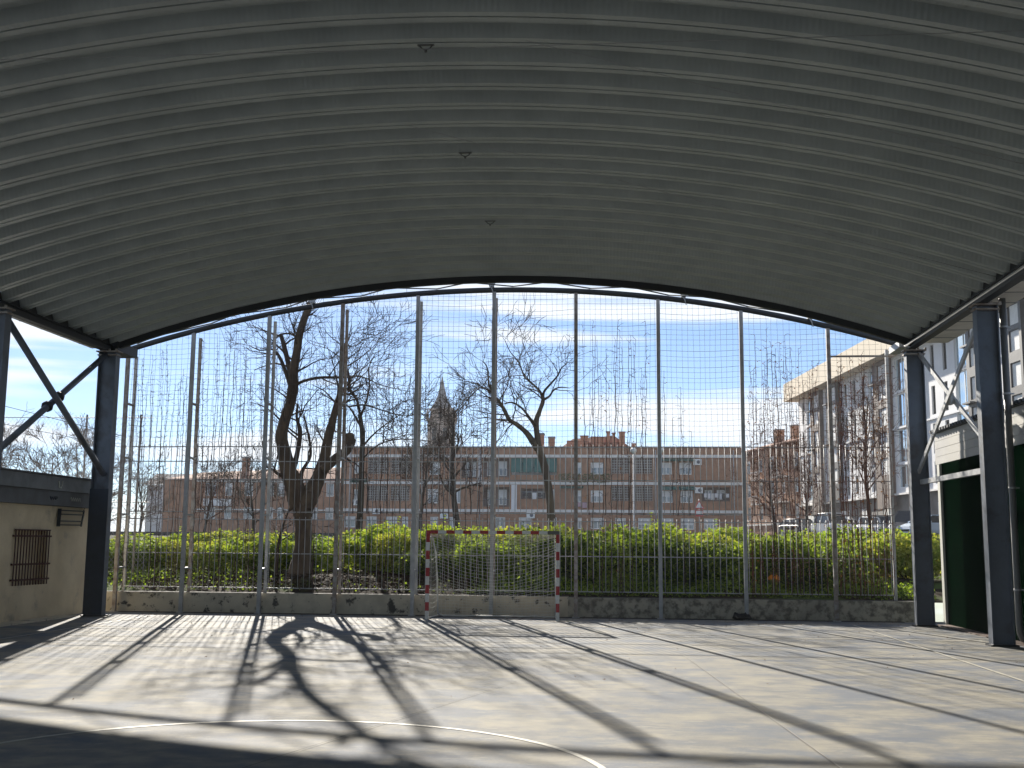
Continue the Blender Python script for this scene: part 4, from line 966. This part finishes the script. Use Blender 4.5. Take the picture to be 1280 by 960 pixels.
hand_tree('bare_tree', 'large bare tree with thick forked dark trunk on the soil bank behind the left fence', BIG_TREE, 7, BIG_TREE[0][0][:3], 'bark', 'twig', (6, 9), 1.25, 2)
hand_tree('bare_tree', 'bare spreading tree with two slim stems behind the goal and before the green awnings', MID_TREE, 9, MID_TREE[0][0][:3], 'bark', 'twig', (7, 11), 1.45, 2, minr=.0085)
hand_tree('bare_tree', 'slender bare tree with arching limbs right behind the large forked tree', BACK_TREE, 11, BACK_TREE[0][0][:3], 'bark_dark', 'twig', (8, 12), 1.5, 2, minr=.0075)
def auto_tree(label, loc, h, seed, mt='bark_dark', twig='twig', tr_r=.12, lean=0, spread=.8, nl=9, depth=3, tl=1.6, group=None, z0=.35, kids=(3, 5), minr=.006):
    rng = random.Random(seed); t = thing('bare_tree', label, 'tree', loc, 0, group)
    pts = []; n = 9
    for k in range(n+1):
        f = k/n; pts.append(Vector((lean*f*h+.12*math.sin(f*5+seed), .1*math.cos(f*4+seed), -.2+f*h*.85)))
    rs = [tr_r*(1-.8*k/n)+(.05 if k == 0 else 0) for k in range(n+1)]
    b = MB(); b.tube(pts, rs, 8); b.build('trunk', M[mt], t); c = MB()
    for k in range(nl):
        f = z0+(1-z0)*(k+rng.random())/nl; i = min(n-1, int(f*n)); p = pts[i].lerp(pts[i+1], f*n-i); a = rng.uniform(0, 2*PI)
        d = Vector((math.cos(a)*spread, math.sin(a)*spread, .75)).normalized(); grow(c, p, d, rs[i]*.55, tl*(1.25-f*.5)*rng.uniform(.7, 1.2), depth, rng, 0, 4, .25, kids, minr)
    c.build('crown', M[twig], t); return t
def T(px, Y): return ((px-640)/1410*Y*1.0 - .0857*Y*(1)) if 0 else Y*math.tan(math.atan((px-640)/1410)-.0857)
# (x, y, height, seed, ...)
auto_tree('slim bare tree with dense brown twigs in front of the church tower', (T(575, 55), 55, ter(55)), 8.2, 21, 'bark_dark', 'twig', .19, -.05, .8, 16, 3, 1.7, minr=.009)
auto_tree('bare twiggy tree just left of the goal in front of the brick block', (T(530, 60), 60, ter(60)), 5.8, 22, 'bark_dark', 'twig', .12, .02, .9, 13, 3, 1.6, minr=.009)
auto_tree('thin bare tree with reddish twigs behind the second fence bay', (T(262, 50), 50, ter(50)), 4.2, 23, 'bark_dark', 'twig_red', .08, .0, .9, 12, 3, 1.4, minr=.007)
auto_tree('small brown bare tree at the far left behind the first fence bay', (T(178, 48), 48, ter(48)), 3.9, 24, 'bark_dark', 'twig_pale', .08, .0, .9, 12, 3, 1.3, minr=.007)
auto_tree('bare multi twig tree between the second bay and the large forked tree', (T(316, 46), 46, ter(46)), 4.4, 25, 'bark_dark', 'twig', .08, .02, .9, 11, 3, 1.3, minr=.007)
auto_tree('reddish bare tree behind the fence bay left of the parked cars', (T(965, 52), 52, ter(52)), 5.2, 26, 'bark_dark', 'twig_red', .1, 0, .8, 13, 3, 1.4, minr=.007)
auto_tree('tall reddish bare tree in front of the white modern building', (T(1085, 44), 44, ter(44)), 7.6, 27, 'bark_dark', 'twig_red', .1, .01, .6, 16, 3, 1.4, minr=.006)
auto_tree('bare brown tree in front of the brick terrace beside the white building', (T(1010, 60), 60, ter(60)), 5.2, 28, 'bark_dark', 'twig_red', .1, 0, .9, 12, 3, 1.5, minr=.008)
for i, (px, Y, h) in enumerate(((20, 44, 5.2), (62, 40, 4.8), (95, 50, 6.2), (130, 42, 4.9), (-30, 46, 6.0))):
    auto_tree(['pale bare tree at the far left edge behind the shed roof', 'pale bare sapling behind the middle of the shed roof', 'taller pale bare tree behind the crossing of the left steel braces', 'pale bare tree showing just left of the left steel column', 'pale bare tree behind the shed beyond the left picture edge'][i], (T(px, Y), Y, 1.0), h, 40+i, 'twig_pale', 'twig_pale', .07, 0, .9, 14, 3, 1.5, 'pale bare trees behind the shed', .2, minr=.008)

# dry creeper strands hanging on the net and fence
def creeper(i, x0, x1, nst, ztop, seed, mt, label, den=1.0, leaves=0):
    nst = int(nst*1.9)
    rng = random.Random(seed); b = MB()
    for k in range(nst):
        x = x0+(x1-x0)*(k+rng.random())/nst; zb = rng.choice([.6, .6, 2.5, 4.2]) if ztop > 5 else .6; zt = min(ztop+rng.uniform(-1.6, .3), zch(x)-.15); z = zb; pts = []; w = x
        while z < zt: w += rng.gauss(0, .012); pts.append(Vector((w, 28.26+rng.uniform(-.02, .03), z))); z += .16
        if len(pts) < 3: continue
        b.tube(pts, [.009*(1-.6*j/len(pts)) for j in range(len(pts))], 4, cap=False)
        for j in range(2, len(pts), 1):
            for _ in range(1+(rng.random() < .45*den)):
                if rng.random() > .75*den: continue
                s = rng.choice((-1, 1)); q = pts[j]; ln = rng.uniform(.04, .17)
                e = [q]; dx, dz = s*rng.uniform(.3, 1), rng.uniform(-.5, .9)
                for c in range(3): q = q+Vector((dx*ln/3+rng.gauss(0, .012), rng.uniform(-.02, .02), dz*ln/3+rng.gauss(0, .015))); e.append(q)
                b.tube(e, [.006, .005, .004, .003], 3, cap=False)
                if rng.random() < leaves:
                    u = rng.uniform(0, 6); sz = rng.uniform(.015, .035); b.face([q, q+Vector((sz*math.cos(u), .01, sz*math.sin(u))), q+Vector((sz*1.4*math.cos(u+.6), 0, sz*1.4*math.sin(u+.6))), q+Vector((sz*math.cos(u+1.2), -.01, sz*math.sin(u+1.2)))], 1)
    o = b.build('dry_creeper', [M[mt], M['dry_leaf']]); tag(o, label, 'climbing plant', 'dry creepers on the court fence')
creeper(0, -12.4, -10.75, 11, 6.9, 61, 'vine', 'dry creeper in the fence bay next to the left steel column', 1.0)
creeper(1, -10.6, -8.8, 14, 7.3, 62, 'vine', 'dense dry creeper in the second fence bay from the left column', 1.1)
creeper(2, -8.6, -6.9, 7, 7.2, 63, 'vine', 'sparse dry creeper in the bay showing the large forked trunk', .7)
creeper(3, -6.7, -4.95, 11, 7.4, 64, 'vine', 'dry creeper in the bay right of the large forked tree', .8)
creeper(4, -4.7, -3.0, 11, 6.6, 65, 'vine', 'dry creeper over the church tower bay left of the goal', .8)
creeper(6, -.6, 1.0, 10, 7.4, 66, 'vine', 'dry creeper in the bay just right of the goal, over the tiled roof', .9, .12)
creeper(7, 1.4, 2.0, 3, 5.9, 67, 'vine', 'few dry creeper strands beside the post over the green window awnings', .9, .1)
creeper(8, 3.45, 5.3, 17, 6.9, 68, 'vine_red', 'reddish dry creeper in the bay left of the white building', 1.1, .25)
creeper(9, 5.55, 6.85, 19, 6.3, 69, 'vine_red', 'dense reddish dry creeper in the last fence bay beside the right column', 1.2, .35)

# ------------------------------------------------------------------ bushes and ground cover behind the wall
def leaf(b, p, s, rng, m=0):
    d = Vector((rng.gauss(0, 1), rng.gauss(0, 1), rng.gauss(.9, .7))).normalized(); a = d.orthogonal().normalized(); a.rotate(Matrix.Rotation(rng.uniform(0, 6.28), 3, d)); c = d.cross(a)
    b.face([p, p+a*s*.5+c*s*.38, p+a*s+d*s*.12, p+a*s*.5-c*s*.38], m)
def bush_mesh(seed, n, w, dp, h, mats, lf=.098):
    rng = random.Random(seed); b = MB(); h *= 1
    lob = [(rng.uniform(-w*.7, w*.7), rng.uniform(-dp*.6, dp*.6), rng.uniform(.15, .68)*h, rng.uniform(.16, .34)*h*1.1) for _ in range(20)]
    for k in range(26):
        x, y, z, r = rng.choice(lob); b.tube([(x*.3, y*.3, 0), (x*.7, y*.7, z*.5), (x, y, z), (x+rng.uniform(-.15, .15), y, z+r*rng.uniform(.7, 1.35))], [.014, .01, .007, .004], 4, 2, cap=False)
    cnt = 0
    while cnt < n:
        x, y, z, r = rng.choice(lob); v = Vector((rng.gauss(0, 1), rng.gauss(0, 1), rng.gauss(0, 1))).normalized(); rad = r*(1-.35*rng.random()**2)
        p = Vector((x+v.x*rad*1.35, y+v.y*rad, z+v.z*rad))
        if p.z < .02: p.z = .02+.1*rng.random()
        if math.sin(p.x*7+seed)*math.sin(p.z*9+p.y*6) > .62: continue
        leaf(b, p, lf*rng.uniform(.6, 1.3), rng, 1 if rng.random() < .25 else 0); cnt += 1
    for k in range(16):       # stray shoots on top
        x, y, z, r = rng.choice(lob); p = Vector((x+rng.uniform(-r, r), y, z+r*.8)); d = Vector((rng.gauss(0, .3), rng.gauss(0, .3), 1)).normalized(); L = rng.uniform(.08, .26)*h
        b.tube([p, p+d*L], .004, 3, 2, cap=False)
        for j in range(7): leaf(b, p+d*L*(j+1)/7, lf*.8, rng, j % 2)
    return b.mesh('foliage', mats)
bm_a = bush_mesh(1, 9000, 1.35, .85, 1.5, [M['leaf'], M['leaf_yellow'], M['twig']])
bm_b = bush_mesh(2, 9000, 1.25, .8, 1.5, [M['leaf'], M['leaf_dark'], M['twig']])
bm_c = bush_mesh(3, 9000, 1.3, .8, 1.5, [M['leaf_yellow'], M['leaf'], M['twig']])
bm_d = bush_mesh(4, 9000, 1.3, .8, 1.5, [M['leaf_dark'], M['leaf'], M['twig']])
bushes = [  # x, y, mesh, sx, sz, label
 (-12.6, 33.5, bm_c, 1.0, .62, 'low yellow green bush behind the fence bay next to the left steel column'),
 (-10.7, 33.0, bm_a, 1.1, .66, 'green bush behind the second fence bay under the brick row'),
 (-9.7, 34.2, bm_b, 1.0, .70, 'green bush left of the large forked trunk'),
 (-7.2, 34.0, bm_a, 1.1, .78, 'bright bush just right of the large forked trunk'),
 (-5.9, 33.4, bm_c, 1.0, .82, 'yellow green bush behind the bay right of the large tree'),
 (-4.9, 31.6, bm_d, .62, .6, 'dark dry looking bush on the soil bank left of the goal'),
 (-4.3, 33.6, bm_a, 1.0, .85, 'bright bush behind the left goal post'),
 (-2.9, 31.4, bm_b, 1.0, .86, 'green bush right behind the goal net, left half'),
 (-1.3, 31.2, bm_d, 1.0, .88, 'darker green bush behind the right half of the goal'),
 (-2.0, 34.0, bm_c, 1.2, .88, 'yellow green bush rising over the goal crossbar'),
 (.35, 31.0, bm_b, 1.05, .97, 'dense green bush in the bay right of the goal'),
 (.6, 33.6, bm_a, 1.1, .90, 'bright topped bush behind the bay right of the goal'),
 (2.1, 30.8, bm_d, 1.0, .88, 'dark fronted bush near the black rubbish bag'),
 (2.5, 33.2, bm_c, 1.1, .84, 'yellow green bush under the triangular road sign'),
 (4.0, 30.9, bm_b, 1.0, .85, 'green bush behind the fence bay with reddish creeper'),
 (4.6, 33.4, bm_a, 1.1, .84, 'bright bush below the brick terrace'),
 (5.2, 30.4, bm_d, .8, .62, 'low dark bush beside the orange flowers'),
 (6.3, 31.5, bm_b, .9, .72, 'green bush behind the last fence bay'),
 (6.7, 34.2, bm_a, 1.1, .92, 'high bush in front of the parked cars'),
 (8.6, 33.4, bm_c, 1.1, .78, 'yellow green bush partly behind the far right steel column'),
 (-14.6, 33.0, bm_b, 1.1, .7, 'green bush behind the shed corner and left column'),
 (-15.6, 38.0, bm_a, 1.5, .66, 'far low green bush showing left of the second fence bay'),
 (-12.4, 38.2, bm_c, 1.6, .66, 'far yellow green bush below the brick row chimneys'),
 (-9.2, 38.0, bm_b, 1.6, .74, 'far green bush directly behind the large forked trunk'),
 (-6.2, 38.3, bm_a, 1.6, .80, 'far bright bush below the long brick block left end'),
 (-3.2, 38.0, bm_c, 1.6, .84, 'far yellow green bush above the left end of the crossbar'),
 (-.4, 38.2, bm_b, 1.6, .84, 'far green bush above the right end of the crossbar'),
 (2.6, 38.0, bm_a, 1.6, .78, 'far bright bush below the globe street lamps'),
 (5.8, 38.3, bm_c, 1.6, .78, 'far yellow green bush in front of the brick terrace'),
 (9.0, 38.0, bm_b, 1.6, .84, 'far green bush in front of the white and silver cars'),
]
for i, (x, y, me, sx, sz, lab) in enumerate(bushes):
    g = ter(y)-.05; sz *= 1.12*(1+.12*math.sin(i*2.4)); o = bpy.data.objects.new('bush', me); C.objects.link(o); o.location = (x, y, g); o.scale = (sx, 1, sz*1.0); o.rotation_euler = (0, 0, R(180 if i % 2 else 0)+R((i*37) % 30-15))
    tag(o, lab, 'bush', 'bushes behind the court fence')
# ivy and weeds on the bank
rng = random.Random(77); b = MB()
for k in range(26000):
    x = rng.uniform(-14, 8); y = 28.75+abs(rng.gauss(0, 1.6)); 
    if -9.2 < x < -3.6 and y < 31.5 and rng.random() < .93: continue
    if x < -9.2 and y < 30.5 and rng.random() < .8: continue
    hh = .38*math.exp(-((y-30.0)/1.2)**2)*(.6+.4*math.sin(x*2.3)) if x > -3.8 else .12
    p = Vector((x, y, ter(y)+.03+abs(rng.gauss(0, 1))*max(.05, hh))); leaf(b, p, rng.uniform(.05, .09), rng, 0 if rng.random() < .6 else 1)
tag(b.build('ivy_ground_cover', [M['leaf'], M['leaf_dark']]), 'low ivy and weeds covering the bank behind the stained wall', 'ground cover', kind='stuff')
b = MB()
for k in range(5200):
    x = rng.uniform(-14, 13); y = rng.uniform(34.5, 44); z = ter(y); h = rng.uniform(.25, .6)*(1 if rng.random() < .8 else 1.4); a = rng.uniform(0, 6); dx, dy = .02*math.cos(a), .02*math.sin(a)
    b.face([(x-dx, y-dy, z), (x+dx, y+dy, z), (x+rng.gauss(0, .12), y, z+h)])
tag(b.build('dry_grass', M['grass_dry']), 'dry yellow green grass beyond the bushes', 'grass', kind='stuff')
# soil bank debris
b = MB()
for k in range(900):
    x = rng.uniform(-12.5, -3.4); y = rng.uniform(28.75, 31.8); z = ter(y)+.1+rng.uniform(0, .22)*max(0, 1-abs(x+7)/4); a = rng.uniform(0, PI); L = rng.uniform(.06, .4); e = Vector((math.cos(a)*L, math.sin(a)*L*.5, rng.gauss(0, .06)))
    q = Vector((x, y, z)); b.tube([q-e/2, q+Vector((0, 0, rng.uniform(0, .06))), q+e/2], [.009, .014, .006], 3, cap=False)
for k in range(2600):
    x = rng.uniform(-12.5, -3.4); y = rng.uniform(28.7, 31.8); q = Vector((x, y, ter(y)+.08+rng.uniform(0, .18))); leaf(b, q, rng.uniform(.04, .08), rng, 0)
tag(b.build('leaf_litter', M['wood_debris']), 'brown dead twigs and leaf litter on the bank under the forked tree', 'leaf litter', kind='stuff')
# mound round the trunk foot
b = MB(); nx, ny = 40, 16
for j in range(ny+1):
    for i in range(nx+1):
        x = -11+7.6*i/nx; y = 28.8+3.6*j/ny; f = math.sin(PI*i/nx)*math.sin(PI*j/ny); b.v.append((x, y, ter(y)-.06+.27*f+.05*math.sin(x*5)*math.sin(y*7)*f+rng.uniform(-.02, .02)))
for j in range(ny):
    for i in range(nx): a = j*(nx+1)+i; b.f.append((a, a+1, a+nx+2, a+nx+1)); b.m.append(0); b.sm.append(True)
tag(b.build('soil_mound', M['soil']), kind='structure')
fw_ = thing('orange_flowers', 'small clump of orange flowers low behind the bay by the white building', 'flowers', (4.15, 29.3, .55))
b = MB()
for k in range(6): a = k*1.05; b.tube([(0, 0, 0), (.05*math.cos(a), .05*math.sin(a), .25), (.11*math.cos(a), .08*math.sin(a), .42)], .004, 4)
b.build('stems', M['leaf'], fw_); b = MB()
for k in range(6):
    a = k*1.05; c = Vector((.11*math.cos(a), .08*math.sin(a), .42+.02*(k % 3)))
    for j in range(8): t_ = j*.785; b.face([c, c+Vector((.05*math.cos(t_), -.02, .05*math.sin(t_))), c+Vector((.05*math.cos(t_+.6), -.02, .05*math.sin(t_+.6)))])
b.build('petals', M['orange_petal'], fw_)

# ------------------------------------------------------------------ air
hz = MB(); hz.box(-240, 240, -30, 330, -2.2, 42)
hm = bpy.data.materials.new('haze'); hm.use_nodes = True; t_ = hm.node_tree; t_.nodes.clear()
ho = N(t_, 'ShaderNodeOutputMaterial'); pv = N(t_, 'ShaderNodeVolumePrincipled'); pv.inputs['Density'].default_value = .00045; pv.inputs['Color'].default_value = (.93, .95, 1, 1); pv.inputs['Anisotropy'].default_value = .1
t_.links.new(pv.outputs[0], ho.inputs['Volume'])
ho_ = hz.build('haze', hm); tag(ho_, 'thin pale air haze over the whole scene', 'haze', kind='stuff')

# loose leaves and grit blown over the court near the wall
b = MB(); rng = random.Random(91)
for k in range(420):
    x = rng.uniform(-12, 7); y = 28.1-abs(rng.gauss(0, 1))*(1.0 if k % 3 else 7); s_ = rng.uniform(.015, .04)
    if y < 2: continue
    q = Vector((x, y, .012)); a = rng.uniform(0, 6.28); b.face([q, q+Vector((s_*math.cos(a), s_*math.sin(a), .01)), q+Vector((s_*1.4*math.cos(a+.5), s_*1.4*math.sin(a+.5), .004)), q+Vector((s_*math.cos(a+1), s_*math.sin(a+1), .012))])
tag(b.build('fallen_leaves', M['dry_leaf']), 'small dry leaves scattered over the court floor', 'fallen leaves', kind='stuff')
